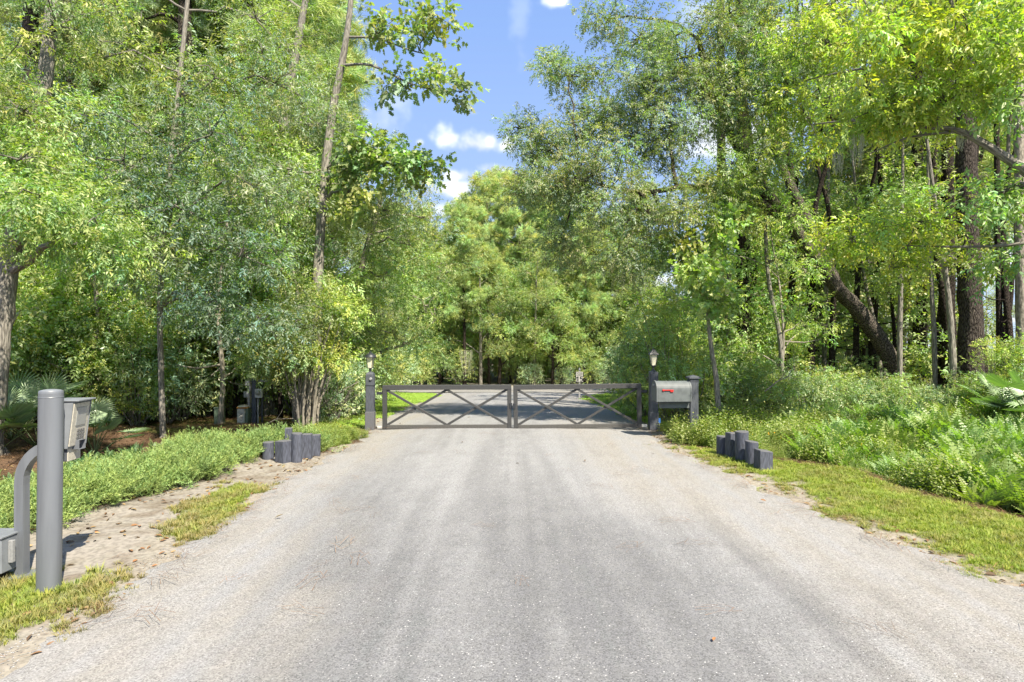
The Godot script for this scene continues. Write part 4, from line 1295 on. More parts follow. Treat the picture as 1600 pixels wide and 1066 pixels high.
	# near the mailbox: young pale stem with big leaves, and the dark pine
	hero_tree("young_tree", "young pale stem with a few big round leaves just right of the mailbox", [pt(1124, 660, 11.6), pt(1120, 600, 11.6), pt(1111, 540, 11.6), pt(1105, 480, 11.6), pt(1098, 380, 11.6)], [0.055, 0.05, 0.04, 0.03, 0.012], M.bark_pale,
		[ms(1108, 470, 11.3, 0.36, 0.36, 8, 9, C_BRIGHT), ms(1095, 420, 11.3, 0.4, 0.3, 8, 9, C_BRIGHT), ms(1075, 380, 11.6, 0.4, 0.35, 8, 9, C_MID), ms(1120, 350, 11.6, 0.4, 0.35, 7, 9, C_BRIGHT)], "gum", M.leaf, {"clump": 0.2, "twig": 0.006})
	for t in [["dark furrowed pine trunk between the mailbox and the leaning oak", 1163, 13.8, 0.17, 1158, M.bark_dark, 4], ["stout grey pine trunk at the right, thickest of its group", 1517, 12.6, 0.23, 1505, M.bark_pine, 5], ["dark pine trunk just left of the stoutest right pine", 1482, 13.8, 0.15, 1480, M.bark_dark, 3], ["twin dark pine trunk behind the foot of the leaning oak", 1438, 15.5, 0.17, 1430, M.bark_dark, 4], ["black-barked slim pine at the right edge against the sky", 1562, 15.0, 0.075, 1555, M.bark_dark, 2], ["pale straight trunk at the extreme right against the bright field", 1597, 13.0, 0.12, 1590, M.bark_pale, 3], ["grey pine behind the mailbox arm, furrowed and straight", 1128, 20.0, 0.17, 1126, M.bark_pine, 1]]:
		var px: float = t[1]
		var d: float = t[2]
		var r: float = t[3]
		var tx: float = t[4]
		var mss := []
		for k in mini(int(t[6]), 2): mss.append(ms(tx + rng.randf_range(0, 80), -200 - k * 45, d + rng.randf_range(-1, 1), 1.0, 0.5, 3, 8, C_PINE))
		hero_tree("pine_tree", t[0], [pt(px, 640, d), pt(px, 520, d), pt(lerpf(px, tx, 0.4), 350, d), pt(lerpf(px, tx, 0.7), 150, d), pt(tx, -60, d), pt(tx, -260, d)], [r, r * 0.92, r * 0.85, r * 0.75, r * 0.6, r * 0.2], t[5], mss, "pine", M.needle, {"clump": 0.5})
	for t in [["slim bent grey trunk crossing in front of the right pines", 1490, 11.9, 0.06, 1478, 1440], ["slim straight pale trunk left of the right pine group", 1408, 13.2, 0.055, 1408, 1412], ["thin leaning pale trunk left of the leaning oak", 1375, 14.6, 0.05, 1350, 1325], ["crooked pale trunk in the gap right of the dark pine", 1222, 13.0, 0.05, 1200, 1190], ["thin grey trunk between the crooked trunk and the leaning oak", 1290, 15.5, 0.06, 1292, 1296], ["slim dark trunk standing left of the stout right pine", 1462, 13.0, 0.05, 1455, 1448]]:
		var px: float = t[1]
		var d: float = t[2]
		var r: float = t[3]
		hero_tree("sapling_tree", t[0], [pt(px, 640, d), pt(px - 2, 540, d), pt(t[4], 430, d), pt((t[4] + t[5]) / 2, 300, d), pt(t[5], 150, d)], [r, r * 0.95, r * 0.8, r * 0.6, r * 0.25], M.bark_grey,
			[ms(t[5], 200, d, 0.7, 0.5, 6, 14, C_MID), ms((t[4] + t[5]) / 2, 300, d - 0.3, 0.7, 0.4, 5, 14, C_BRIGHT), ms(t[4] + 20, 410, d - 0.4, 0.5, 0.3, 3, 12, C_MID)], "live", M.leaf, {"clump": 0.3, "twig": 0.007})
	# tall pines whose trunks show high on the left
	rng.seed = 13
	for t in [["grey pine trunk showing in the sky gap at the upper left", 287, 16.0, 0.20], ["slimmer pine trunk right of the one in the upper left gap", 318, 18.0, 0.14], ["dark pine trunk behind the thick leaning trunk at the left edge", 46, 13.0, 0.17], ["pine trunk high at the far upper left corner", 110, 15.0, 0.16]]:
		var px: float = t[1]
		var d: float = t[2]
		var r: float = t[3]
		var mss := []
		for k in 5: mss.append(ms(px + rng.randf_range(-70, 70), 30 - k * 60, d + rng.randf_range(-1, 1), 1.1, 0.5, 6, 14, C_PINE))
		hero_tree("pine_tree", t[0], [pt(px - 4, 640, d), pt(px - 3, 450, d), pt(px, 200, d), pt(px + 2, 0, d), pt(px + 3, -260, d)], [r, r * 0.95, r * 0.85, r * 0.75, r * 0.25], M.bark_pine, mss, "pine", M.needle, {"clump": 0.5})

func vase_shrub() -> void:
	var base := on_ground(474, 11.2)
	var t := thing("vase_shrub", "many-stemmed vase-shaped shrub with bare stems, left of the lamp post", "shrub", base)
	var ms_ := []
	for k in 30:
		var an := rng.randf() * TAU
		var r0 := rng.randf_range(0.05, 0.26)
		var r1 := r0 * rng.randf_range(1.4, 2.4) + 0.1
		var h := rng.randf_range(1.3, 2.3)
		var p := [Vector3(cos(an) * r0, -0.05, sin(an) * r0), Vector3(cos(an) * (r0 + 0.02), 0.45, sin(an) * (r0 + 0.02)) + rv() * 0.03, Vector3(cos(an) * lerpf(r0, r1, 0.55), 1.0, sin(an) * lerpf(r0, r1, 0.55)) + rv() * 0.05, Vector3(cos(an) * r1 * 1.3, h, sin(an) * r1 * 1.3)]
		var a := acc()
		var s := smooth_path(p, [0.026, 0.022, 0.016, 0.006], 4)
		tube(a, s[0], s[1], 7, 0.15)
		part("stem", a, M.bark_pale if (k % 3 == 0 or cos(an) > 0.4) else (M.bark_dark if k % 4 == 0 else M.bark_grey), t)
	for m in [[-0.25, 1.45, 0.15, 0.7, 0.4, 14], [0.3, 1.5, 0.1, 0.6, 0.35, 12], [0.0, 1.95, 0.2, 0.85, 0.45, 18], [-0.55, 1.9, 0.0, 0.6, 0.4, 10], [0.5, 2.1, -0.1, 0.7, 0.4, 12], [0.05, 2.5, 0.0, 0.8, 0.4, 12], [-0.5, 1.2, 0.2, 0.45, 0.3, 8]]:
		ms_.append([Vector3(m[0], m[1], m[2]), Vector3(m[3], m[4], m[3]), m[5], 20, C_MID if m[0] < 0.1 else C_LIME])
	var w := acc()
	var cl := clumps_of(ms_, w, 0.28, 0.006)
	part("twig_mass", w, M.bark_pale, t)
	obj("crown", foliage(cl, FAM["small"], 1.25), M.leaf, t)

func build_wood() -> void:
	rng.seed = 21
	var P := {}
	P.pine = proto_tree(17.0, 0.19, M.bark_pine, "pine", M.needle, 6.5, 2.1, 18, 13, 11, Color(0.230, 0.265, 0.110) * 1.12, {"clump": 0.42, "leaf": 1.5, "hang": -0.2, "stubs": 7})
	P.pine2 = proto_tree(14.5, 0.16, M.bark_dark, "pine", M.needle, 5.0, 1.8, 17, 13, 11, Color(0.215, 0.260, 0.105) * 1.1, {"clump": 0.42, "leaf": 1.5, "hang": -0.2, "stubs": 8})
	P.broad = proto_tree(10.0, 0.15, M.bark_grey, "oak", M.leaf, 2.6, 2.3, 14, 9, 17, C_MID, {"clump": 0.55, "leaf": 1.7})
	P.broad2 = proto_tree(8.5, 0.13, M.bark_grey, "live", M.leaf, 2.0, 2.2, 13, 9, 17, C_OAK, {"clump": 0.55, "leaf": 1.9})
	P.dusky = proto_tree(9.0, 0.15, M.bark_dark, "oak", M.leaf, 2.2, 2.4, 13, 9, 17, Color(0.200, 0.245, 0.10) * 1.15, {"clump": 0.55, "leaf": 1.7})
	P.sap = proto_tree(5.2, 0.05, M.bark_pale, "oak", M.leaf, 1.4, 1.05, 9, 6, 13, C_BRIGHT * 1.2, {"clump": 0.34, "leaf": 1.15, "wob": 0.5})
	P.sap2 = proto_tree(5.8, 0.055, M.bark_dark, "small", M.leaf, 1.2, 1.0, 10, 6, 15, C_MID * 1.25, {"clump": 0.34, "leaf": 1.9, "wob": 0.5})
	P.pole = proto_tree(12.0, 0.10, M.bark_dark, "pine", M.needle, 8.5, 0.9, 4, 4, 6, C_PINE, {"clump": 0.5, "leaf": 1.3, "hang": -0.2, "stubs": 5, "wob": 0.4})
	P.shrub = proto_shrub(2.0, 0.95, "small", M.leaf, M.bark_grey, 18, 62, 13, C_MID * 1.3, 1.5, 0.27)
	P.shrub2 = proto_shrub(1.5, 0.9, "oak", M.leaf_gloss, M.bark_grey, 14, 52, 13, C_DARK.lerp(C_MID, 0.5) * 1.35, 0.95, 0.25)
	P.shrub3 = proto_shrub(2.6, 1.0, "live", M.leaf, M.bark_pale, 20, 60, 13, C_LIME.lerp(C_MID, 0.5) * 1.2, 1.1, 0.28)
	var pr := func(k, called, desc, cat, px, d, s, grp := "", hs := 1.0): copy_plant(P[k], called, desc, cat, px, d, Vector3(s, s * hs, s), grp, rng.randf_range(-0.04, 0.04))
	# far side of the lane: a wall of wood with bare trunks below
	for k in 19:
		var px := 560.0 + k * 27 + rng.randf_range(-8, 8)
		pr.call("dusky" if k % 3 != 1 else "broad", "oak_tree", "dark-trunked far oak" if k % 3 != 1 else "leafy far oak", "tree", px, rng.randf_range(38.5, 42.5), rng.randf_range(0.55, 0.85), "trees along the far side of the crossing lane")
	for k in 10:
		var px := 585.0 + k * 33 + rng.randf_range(-9, 9)
		pr.call("broad2" if k % 2 else "broad", "oak_tree", "pale green far tree", "tree", px, rng.randf_range(47, 52), rng.randf_range(0.8, 1.05), "trees along the far side of the crossing lane")
	for l in [[660, 56, 0.86], [705, 50, 0.82], [732, 46, 0.80], [760, 44, 0.86], [782, 47, 0.93], [812, 43, 0.84], [840, 45, 0.86], [872, 44, 0.82], [898, 46, 0.85], [925, 44, 0.8], [955, 47, 0.85], [620, 60, 0.95], [1000, 50, 0.9]]:
		pr.call("pine" if int(l[0]) % 2 == 0 else "pine2", "pine_tree", "tall far pine" if int(l[0]) % 2 == 0 else "dark-barked far pine", "tree", l[0], l[1], l[2], "pines behind the far wood")
	for k in 12: pr.call("pine2", "pine_tree", "slim far pine", "tree", 575 + k * 38 + rng.randf_range(-12, 12), rng.randf_range(38, 44), rng.randf_range(0.6, 0.8), "slim dark trunks in the far wood")
	for k in 15: pr.call("shrub" if k % 2 else "shrub2", "shrub", "low leafy far bush" if k % 2 else "low dark far bush", "shrub", 560 + k * 33 + rng.randf_range(-10, 10), rng.randf_range(38.6, 43), rng.randf_range(0.7, 1.2), "bushes along the far wood edge")
	for k in 24: pr.call("shrub3" if k % 2 else "shrub", "shrub", "tall bush deep in the far wood" if k % 2 else "rounded bush deep in the far wood", "shrub", 545 + k * 21 + rng.randf_range(-8, 8), rng.randf_range(46, 53), rng.randf_range(1.6, 2.3), "bushes along the far wood edge")
	# left wood in depth
	for row in [[12.6, 7, -40, 520, "sap"], [14.2, 7, 0, 560, "sap2"], [16.5, 6, -60, 560, "broad2"], [19.5, 6, -100, 560, "broad"], [24, 6, -60, 600, "broad2"], [29, 6, 0, 630, "broad2"], [36, 8, -200, 620, "broad"], [22, 5, 60, 560, "pine"], [17.5, 4, 100, 470, "pine2"]]:
		for k in int(row[1]):
			var px: float = lerpf(row[2], row[3], (k + 0.5) / row[1]) + rng.randf_range(-25, 25)
			var d: float = row[0] + rng.randf_range(-0.8, 0.8)
			if d > 13.5 and absf((px - 800) * d / F + 0.0) < 4.4: continue
			var desc: String = {"sap": "slender light-leaved sapling", "sap2": "slender dark-stemmed sapling", "broad": "leafy green oak", "broad2": "small-leaved greyish oak", "dusky": "dark shady oak", "pine": "tall straight pine", "pine2": "dark-barked pine"}[row[4]]
			pr.call(row[4], ("pine_tree" if desc.contains("pine") else "sapling_tree" if desc.contains("sapling") else "oak_tree"), desc, "tree", px, d, rng.randf_range(0.85, 1.15) * (0.72 if px > 470 else 1.0) * (0.8 if d > 18.0 and not desc.contains("pine") else 1.0), "trees of the left wood", rng.randf_range(0.95, 1.15))
	# undergrowth along the left wood edge
	for l in [[30, 11.9, 1.10, 0], [95, 12.5, 1.26, 1], [165, 12.2, 1.10, 0], [215, 12.0, 0.83, 2], [260, 12.5, 0.88, 1], [300, 14.4, 0.88, 0], [330, 14.5, 1.1, 2], [372, 14.9, 1.2, 0], [420, 14.6, 1.0, 1], [455, 14.4, 0.9, 0], [520, 13.2, 0.85, 1], [548, 14.5, 1.0, 0], [130, 12.6, 1.5, 2], [210, 12.8, 1.5, 0], [280, 13.0, 1.45, 1], [60, 12.4, 1.5, 0], [-30, 11.9, 1.54, 1], [-80, 10.5, 1.43, 0], [400, 15.8, 1.5, 2], [470, 14.0, 1.4, 0], [180, 14.5, 1.8, 1], [90, 14.5, 1.7, 2], [320, 14.6, 1.7, 0], [250, 15.5, 1.8, 2], [530, 16.5, 1.3, 2], [360, 16.0, 1.8, 1], [20, 14.2, 1.8, 2], [440, 16.5, 1.8, 0], [500, 18.5, 1.6, 1], [580, 20.0, 1.1, 0], [600, 27.0, 1.4, 1], [560, 24.0, 1.4, 2], [625, 33.0, 1.5, 0]]:
		var kk: String = ["shrub", "shrub2", "shrub3"][l[3]]
		pr.call(kk, "shrub", ["small-leaved green bush", "narrow-leaved dark bush", "yellow-green tall bush"][l[3]], "shrub", l[0], l[1], l[2], "bushes of the left wood edge")
	# right wood: more open, with the bright field beyond
	rng.seed = 22
	for row in [[13.4, 3, 1040, 1250, "sap"], [15.0, 4, 1040, 1440, "sap2"], [18, 3, 1030, 1220, "broad2"], [21, 3, 1010, 1220, "broad"], [26, 3, 1000, 1220, "broad2"], [32, 3, 1000, 1230, "broad"], [14.5, 11, 1170, 1575, "pole"], [18, 8, 1150, 1580, "pole"], [23, 7, 1140, 1580, "pole"], [19, 1, 1480, 1560, "pine2"], [23, 2, 1400, 1580, "pine"], [40, 4, 1020, 1340, "broad2"], [75, 9, 1050, 1850, "broad"]]:
		for k in int(row[1]):
			var px: float = lerpf(row[2], row[3], (k + 0.5) / row[1]) + rng.randf_range(-25, 25)
			var d: float = row[0] + rng.randf_range(-0.8, 0.8)
			if d > 13.0 and (px - 800) * d / F < 4.6: continue
			if row[4] != "pole" and d > 16.0 and (px - 800) * d / F < 10.0 + (2.0 if d > 20.0 else 0.0): px = 800.0 + (10.0 + (2.0 if d > 20.0 else 0.0)) * F / d + rng.randf() * 60.0
			if d < 14.3 and px > 1270 and px < 1450: d += 2.6
			var desc: String = {"sap": "slender light-leaved sapling", "sap2": "slender dark-stemmed sapling", "broad": "leafy green oak", "broad2": "small-leaved greyish oak", "dusky": "dark shady oak", "pine": "tall straight pine", "pine2": "dark-barked pine", "pole": "slim bare-stemmed pine"}[row[4]]
			pr.call(row[4], ("pine_tree" if desc.contains("pine") else "sapling_tree" if desc.contains("sapling") else "oak_tree"), desc, "tree", px, d, rng.randf_range(0.8, 1.1), "trees of the right wood", rng.randf_range(0.95, 1.1))
	for l in [[1090, 12.6, 0.95, 0], [1045, 12.8, 0.9, 2], [1010, 14.5, 0.9, 0], [1150, 12.8, 0.7, 1], [1200, 12.5, 0.61, 0], [1255, 12.4, 0.62, 1], [1310, 12.3, 0.56, 0], [1360, 12.2, 0.55, 1], [1410, 12.0, 0.48, 0], [1465, 11.8, 0.47, 1], [1520, 11.6, 0.47, 0], [1560, 11.4, 0.58, 2], [1230, 13.8, 0.74, 2], [1290, 14.2, 0.58, 1], [1340, 14.5, 0.62, 0], [1450, 14.8, 0.55, 2], [1540, 14.5, 0.47, 1], [1140, 14.5, 1.3, 0], [1065, 14.6, 1.4, 1], [1180, 16.5, 1.4, 2], [1100, 17, 1.5, 0], [1030, 18, 1.3, 2], [1000, 22, 1.2, 1], [1040, 26, 1.5, 0], [985, 30, 1.4, 1], [1650, 11.0, 0.78, 0], [1420, 19, 0.8, 0], [1500, 21, 0.9, 2], [1580, 20, 0.9, 0], [1340, 20, 1.0, 1]]:
		var kk: String = ["shrub", "shrub2", "shrub3"][l[3]]
		pr.call(kk, "shrub", ["small-leaved green bush", "narrow-leaved dark bush", "yellow-green tall bush"][l[3]], "shrub", l[0], l[1], l[2], "bushes of the right wood edge")
	# palmettos
	var fan := make_palmetto(5)
	var fan2 := make_palmetto(6)
	rng.seed = 23
	for l in [[fan, 62, 9.2, 1.0, "saw palmetto with stiff fans just left of the steel bollard"], [fan2, 18, 9.8, 1.15, "saw palmetto at the left edge of the view, tallest of the left ones"], [fan, 148, 9.4, 0.8, "small saw palmetto peeping out right of the keypad"], [fan2, -20, 8.6, 1.0, "saw palmetto cut by the left edge of the view"], [fan, 1578, 10.8, 0.88, "tall silvery palmetto at the right edge above the ferns"], [fan2, 1625, 10.0, 1.1, "palmetto cut by the right edge of the view"], [fan, 1545, 11.6, 0.8, "small palmetto half hidden behind the right edge palmetto"]]:
		var o: Node3D = l[0].duplicate()
		o.name = numbered("palmetto_plant")
		add_child(o)
		o.position = on_ground(l[1], l[2])
		o.basis = Basis(Vector3.UP, rng.randf() * TAU) * Basis.from_scale(Vector3.ONE * l[3])
		tag(o, l[4], "palmetto", "palmettos")
	for k in P: P[k].free()
	fan.free(); fan2.free()

# ---------------------------------------------------------------- ground cover

func blades(n: int, h: float, w: float, lean: float) -> ArrayMesh:
	var a := acc()
	for k in n:
		var an := rng.randf() * TAU
		var o := Vector3(cos(an), 0, sin(an))
		var b := o * rng.randf() * 0.022
		var hh := h * rng.randf_range(0.55, 1.1)
		var s := o.cross(Vector3.UP)
		var m := b + o * lean * hh * 0.35 + Vector3(0, hh * 0.6, 0)
		var t := b + o * lean * hh + Vector3(0, hh * 0.95, 0)
		var q: int = a.v.size()
		a.v.append_array([b - s * w, b + s * w, m + s * w * 0.75, m - s * w * 0.75, t])
		var nn := (o * -0.4 + Vector3(0, 0.9, 0)).normalized()
		for j in 5: a.n.append(nn)
		a.i.append_array([q, q + 2, q + 1, q, q + 3, q + 2, q + 3, q + 4, q + 2])
	return mesh_of(a)

func juniper_sprig() -> ArrayMesh:
	var a := acc()
	for br in 11:
		var t := br / 10.0
		var an := br * 2.4 + rng.randf()
		var p := Vector3(0, 0.03 + 0.15 * t, 0.10 * t * t)
		var d := (Vector3(cos(an), 0, sin(an)) * (0.9 - 0.55 * t) + Vector3(0, 0.75, 0.25)).normalized()
		if br == 10: d = Vector3(0, 0.9, 0.45).normalized()
		var l := 0.10 * (1.1 - 0.4 * t)
		for k in 9:
			var u := (k + 0.5) / 9.0
			var c := p + d * l * u
			var o := (rv() * 0.9 + d * 0.9).normalized()
			var x := o.cross(rv()).normalized()
			var nn := x.cross(o).normalized()
			var q: int = a.v.size()
			a.v.append_array([c - x * 0.0034, c + x * 0.0034, c + o * 0.030])
			a.n.append_array([nn, nn, nn])
			a.i.append_array([q, q + 2, q + 1])
	return mesh_of(a)

func fern_plant(n: int) -> ArrayMesh:
	var a := acc()
	for f in n:
		var an := f * 2.4 + rng.randf() * 0.6
		var out := Vector3(cos(an), 0, sin(an))
		var side := Vector3(-sin(an), 0, cos(an))
		var h := rng.randf_range(0.20, 0.36)
		var reach := rng.randf_range(0.08, 0.26)
		for k in 15:
			var t := (k + 1.0) / 15.0
			var c := out * reach * t * t + Vector3(0, h * (t - 0.12 * t * t * t), 0)
			var tang := (out * reach * 2 * t + Vector3(0, h, 0)).normalized()
			var l := 0.046 * sin(PI * clampf(0.12 + t * 0.86, 0, 1)) + 0.008
			for s in [-1.0, 1.0]:
				leaf(a, c, (side * s + tang * 0.45).normalized(), (out * -1.0).cross(side).cross(tang) * 0 + side.cross(tang) * 1.0, l, 0.0115, [[0.35, 1.0]], 0.2)
	a.u = PackedVector2Array()
	return mesh_of(a)

func herb_plant(n: int) -> ArrayMesh:
	var a := acc()
	for f in n:
		var an := rng.randf() * TAU
		var o := Vector3(cos(an), 0, sin(an)) * rng.randf() * 0.09
		var h := rng.randf_range(0.10, 0.30)
		var lean := rv() * Vector3(1, 0, 1) * 0.10
		for k in 11:
			var t := (k + 1.0) / 11.0
			var c := o + lean * t + Vector3(0, h * t, 0)
			var a2 := k * 2.4 + f
			leaf(a, c, (Vector3(cos(a2), 0.45 + 0.3 * t, sin(a2))).normalized(), Vector3(0, 1, 0) + rv() * 0.4, 0.042 * (1.15 - 0.5 * t), 0.0068, [[0.4, 1.0]], 0.25)
	a.u = PackedVector2Array()
	return mesh_of(a)

func turned(p: Vector3, s: float, lean: float) -> Transform3D:
	var b := Basis(Vector3(rng.randf_range(-1, 1), 0.001, rng.randf_range(-1, 1)).normalized(), rng.randf() * lean) * Basis(Vector3.UP, rng.randf() * TAU)
	return Transform3D(b * s, p)

func shade_of(c: Color, v: float, hue: float) -> Color:
	var k := 1.0 + rng.randf_range(-v, v)
	var q := rng.randf_range(-hue, hue)
	return Color(c.r * k * (1 + q), c.g * k, c.b * k * (1 - q))

func build_cover() -> void:
	rng.seed = 31
	# grass: right verge, left patches, beyond the gate
	var xf := []
	var cl := []
	var dry := Color(0.29, 0.25, 0.12)
	var lush := Color(0.215, 0.262, 0.055)
	for i in 80000:
		var d := rng.randf_range(2.6, 11.2)
		var x := rng.randf_range(1.9, 5.4)
		var off := x - lerp_table(ROAD_R, d)
		var edge := n_patch.get_noise_2d(x * 1.3, d * 1.3) * 0.45 + n_fine.get_noise_2d(x * 3.0, d * 3.0) * 0.38
		if off + edge < 0.06 or x > lerp_table(BED_R, d) + 0.12 * edge: continue
		var thick := smoothstep(0.02, 0.5, off + edge)
		if rng.randf() > 0.18 + 0.9 * thick: continue
		xf.append(turned(Vector3(x, ground_y(x, d) - 0.004, -d), rng.randf_range(0.5, 1.1) * (0.55 + 0.4 * thick) * (1.6 if rng.randf() < 0.06 else 1.0), 0.35))
		cl.append(shade_of((lush * 1.25).lerp(dry, clampf(0.62 - thick * 0.45 + n_fine.get_noise_2d(x * 1.5, d * 1.5) * 0.7, 0, 1)), 0.2, 0.12))
	for i in 40000:
		var d := rng.randf_range(2.7, 8.0)
		var x := rng.randf_range(-4.4, -2.2)
		var off := lerp_table(ROAD_L, d) - x
		var n := n_patch.get_noise_2d(x * 2.2 + 40, d * 1.4) + n_fine.get_noise_2d(x * 4.0, d * 4.0) * 0.5
		var a := exp(-pow((d - 6.0) / 1.05, 4.0)) * exp(-pow((off - 0.27 - 0.16 * (d - 6.0)) / 0.34, 2.0))
		var b := exp(-pow((d - 3.7) / 0.75, 4.0)) * exp(-pow((off - 0.62) / 0.5, 2.0))
		if maxf(a, b) + n * 0.55 < 0.42 + rng.randf() * 0.3 or off < -0.05: continue
		xf.append(turned(Vector3(x, ground_y(x, d) - 0.004, -d), rng.randf_range(0.5, 1.0) * (1.7 if rng.randf() < 0.12 else 1.0), 0.4))
		cl.append(shade_of((lush * 1.15).lerp(dry, clampf(0.3 + n, 0, 1)), 0.22, 0.12))
	for i in 60000:
		var d := rng.randf_range(11.6, 28.0)
		var left := rng.randf() < 0.5
		var x := rng.randf_range(-8.5, -2.6) if left else rng.randf_range(2.3, 9.5)
		var off := maxf(lerp_table(ROAD_L, d) - x, x - lerp_table(ROAD_R, d))
		if off < 0.1 + n_patch.get_noise_2d(x, d) * 0.4: continue
		if left and off > 4.0 - smoothstep(20.0, 12.0, d) * 2.5: continue
		if not left and off > 6.0 - smoothstep(17.0, 12.0, d) * 4.0: continue
		xf.append(turned(Vector3(x, ground_y(x, d) - 0.004, -d), rng.randf_range(0.9, 1.5), 0.35))
		cl.append(shade_of(Color(0.17, 0.25, 0.05) * LEAF, 0.2, 0.12))
	scatter("grass", "short yellow-green grass along both sides of the drive and beyond the gate", "grass", blades(13, 0.042, 0.0017, 0.7), M.grass, xf, cl)
	# creeping juniper on the left
	xf = []; cl = []
	for i in 16000:
		var d := rng.randf_range(3.6, 9.2)
		var x := rng.randf_range(-6.4, -2.5)
		var back := lerp_table(BED_L, d) - x + n_fine.get_noise_2d(x * 2.0, d * 2.0) * 0.22
		var wide := 1.12 + 0.3 * n_patch.get_noise_2d(d * 2.0, 5.0)
		if back < 0.0 or back > wide: continue
		var u := back / wide
		var top := 0.21 * pow(sin(PI * clampf(0.10 + u * 0.82, 0, 1)), 0.6) * (0.85 + 0.5 * n_fine.get_noise_2d(x * 1.7, d * 1.7))
		var y := top * pow(rng.randf(), 0.35) - 0.06
		var lean := Vector3(0.7 * (0.45 - u), 1.0, 0.25) + rv() * 0.55
		var up := lean.normalized()
		var s := up.cross(rv()).normalized()
		xf.append(Transform3D(Basis(s, up, s.cross(up)) * rng.randf_range(0.75, 1.25), Vector3(x, ground_y(x, d) + y, -d)))
		cl.append(shade_of(Color(0.135, 0.185, 0.060) * LEAF, 0.3, 0.12))
	scatter("juniper_bed", "low feathery creeping juniper along the left verge", "juniper", juniper_sprig(), M.needle, xf, cl)
	# herbs on the right by the mailbox, and on the left before the gate
	xf = []; cl = []
	var flowers := []
	for i in 11000:
		var d := rng.randf_range(6.5, 12.2)
		var x := rng.randf_range(2.4, 8.5)
		var inn := x - lerp_table(BED_R, d) + n_fine.get_noise_2d(x * 2.0, d * 2.0) * 0.25
		if inn < (0.1 if d > 8.2 else 0.28) or d > 11.9 - 0.1 * x: continue
		if x > 5.2 + n_patch.get_noise_2d(x * 2, d * 2) * 1.5 and d < 10.2: continue
		if (Vector2(x, d) - Vector2(3.04, 10.3)).length() < 0.14: continue
		xf.append(turned(Vector3(x, ground_y(x, d) - 0.02, -d), rng.randf_range(0.55, 1.2) * clampf(0.65 + inn, 0.6, 1.05) * (1.0 + 0.9 * n_patch.get_noise_2d(x * 1.6, d * 1.6)), 0.5))
		cl.append(shade_of(Color(0.165, 0.198, 0.060) * LEAF, 0.22, 0.12))
		if rng.randf() < 0.03: flowers.append(xf[-1].origin + Vector3(0, rng.randf_range(0.2, 0.32), 0))
	for i in 7000:
		var d := rng.randf_range(8.7, 11.0)
		var x := rng.randf_range(-4.2, -2.2)
		var inn := lerp_table(BED_L, d) - x + n_fine.get_noise_2d(x * 2.0, d * 2.0) * 0.25
		if inn < 0.1 or inn > 1.0 or d > 10.5: continue
		if d < 8.7: continue
		xf.append(turned(Vector3(x, ground_y(x, d) - 0.02, -d), rng.randf_range(0.6, 1.0) * clampf(0.6 + inn, 0.5, 0.95), 0.3))
		cl.append(shade_of(Color(0.165, 0.198, 0.060) * LEAF, 0.22, 0.12))
		if rng.randf() < 0.015: flowers.append(xf[-1].origin + Vector3(0, rng.randf_range(0.2, 0.3), 0))
	scatter("herb_bed", "yellow-green leafy bedding plants around the mailbox and the left lamp post", "bedding plants", herb_plant(9), M.leaf, xf, cl)
	xf = []; cl = []
	for p in flowers:
		xf.append(turned(p, rng.randf_range(0.7, 1.2), 0.6))
		cl.append(Color(0.75, 0.36, 0.03) if rng.randf() < 0.6 else Color(0.72, 0.55, 0.05))
	var fl := acc()
	for k in 6: leaf(fl, Vector3.ZERO, Vector3(cos(k * 1.047), 0.25, sin(k * 1.047)).normalized(), Vector3.UP, 0.014, 0.005, [[0.6, 1.0]], 0.2)
	fl.u = PackedVector2Array()
	scatter("lantana_blossom", "tiny orange and yellow blossoms scattered in the bedding plants", "flowers", mesh_of(fl), M.grass, xf, cl)
	# ferns on the right, and a few in the left ditch
	xf = []; cl = []
	for i in 6500:
		var d := rng.randf_range(3.2, 11.6)
		var x := rng.randf_range(3.8, 11.0)
		var inn := x - lerp_table(BED_R, d) + n_fine.get_noise_2d(x * 1.5, d * 1.5) * 0.3
		if inn < 0.42: continue
		if x < 4.9 + n_patch.get_noise_2d(x * 2, d * 2) * 1.2 and d > 8.4: continue
		if x / d > 1.25: continue
		var s := rng.randf_range(0.75, 1.2) * clampf(0.7 + inn * 0.4, 0.6, 1.05) * (1.0 + 0.8 * n_patch.get_noise_2d(x * 1.3 + 9, d * 1.3))
		xf.append(turned(Vector3(x, ground_y(x, d) - 0.02, -d), s, 0.5))
		cl.append(shade_of(Color(0.155, 0.225, 0.085).lerp(Color(0.165, 0.205, 0.065), clampf(n_patch.get_noise_2d(x, d) + 0.3, 0, 1)) * LEAF, 0.13, 0.1))
	for i in 420:
		var d := rng.randf_range(4.6, 9.8)
		if d > 8.6: continue
		var x := lerp_table(BED_L, d) - rng.randf_range(1.2, 2.6)
		if n_fine.get_noise_2d(x * 1.2, d * 1.2) < -0.12: continue
		xf.append(turned(Vector3(x, ground_y(x, d) - 0.02, -d), rng.randf_range(0.5, 0.8), 0.4))
		cl.append(shade_of(Color(0.085, 0.145, 0.06) * LEAF, 0.25, 0.14))
	scatter("fern_bed", "upright bright green sword ferns filling the right bed", "ferns", fern_plant(7), M.leaf, xf, cl)
	# fallen needles and leaves
	xf = []; cl = []
	var nd := acc()
	for k in 9:
		var an := rng.randf() * TAU
		var o := Vector3(cos(an), 0, sin(an))
		var c := rv() * Vector3(0.08, 0.01, 0.08) + Vector3(0, 0.012, 0)
		var s := o.cross(Vector3.UP) * 0.0018
		var q: int = nd.v.size()
		nd.v.append_array([c - o * 0.08 - s, c - o * 0.08 + s, c + o * 0.08 + Vector3(0, rng.randf() * 0.02, 0)])
		for j in 3: nd.n.append(Vector3.UP)
		nd.i.append_array([q, q + 2, q + 1])
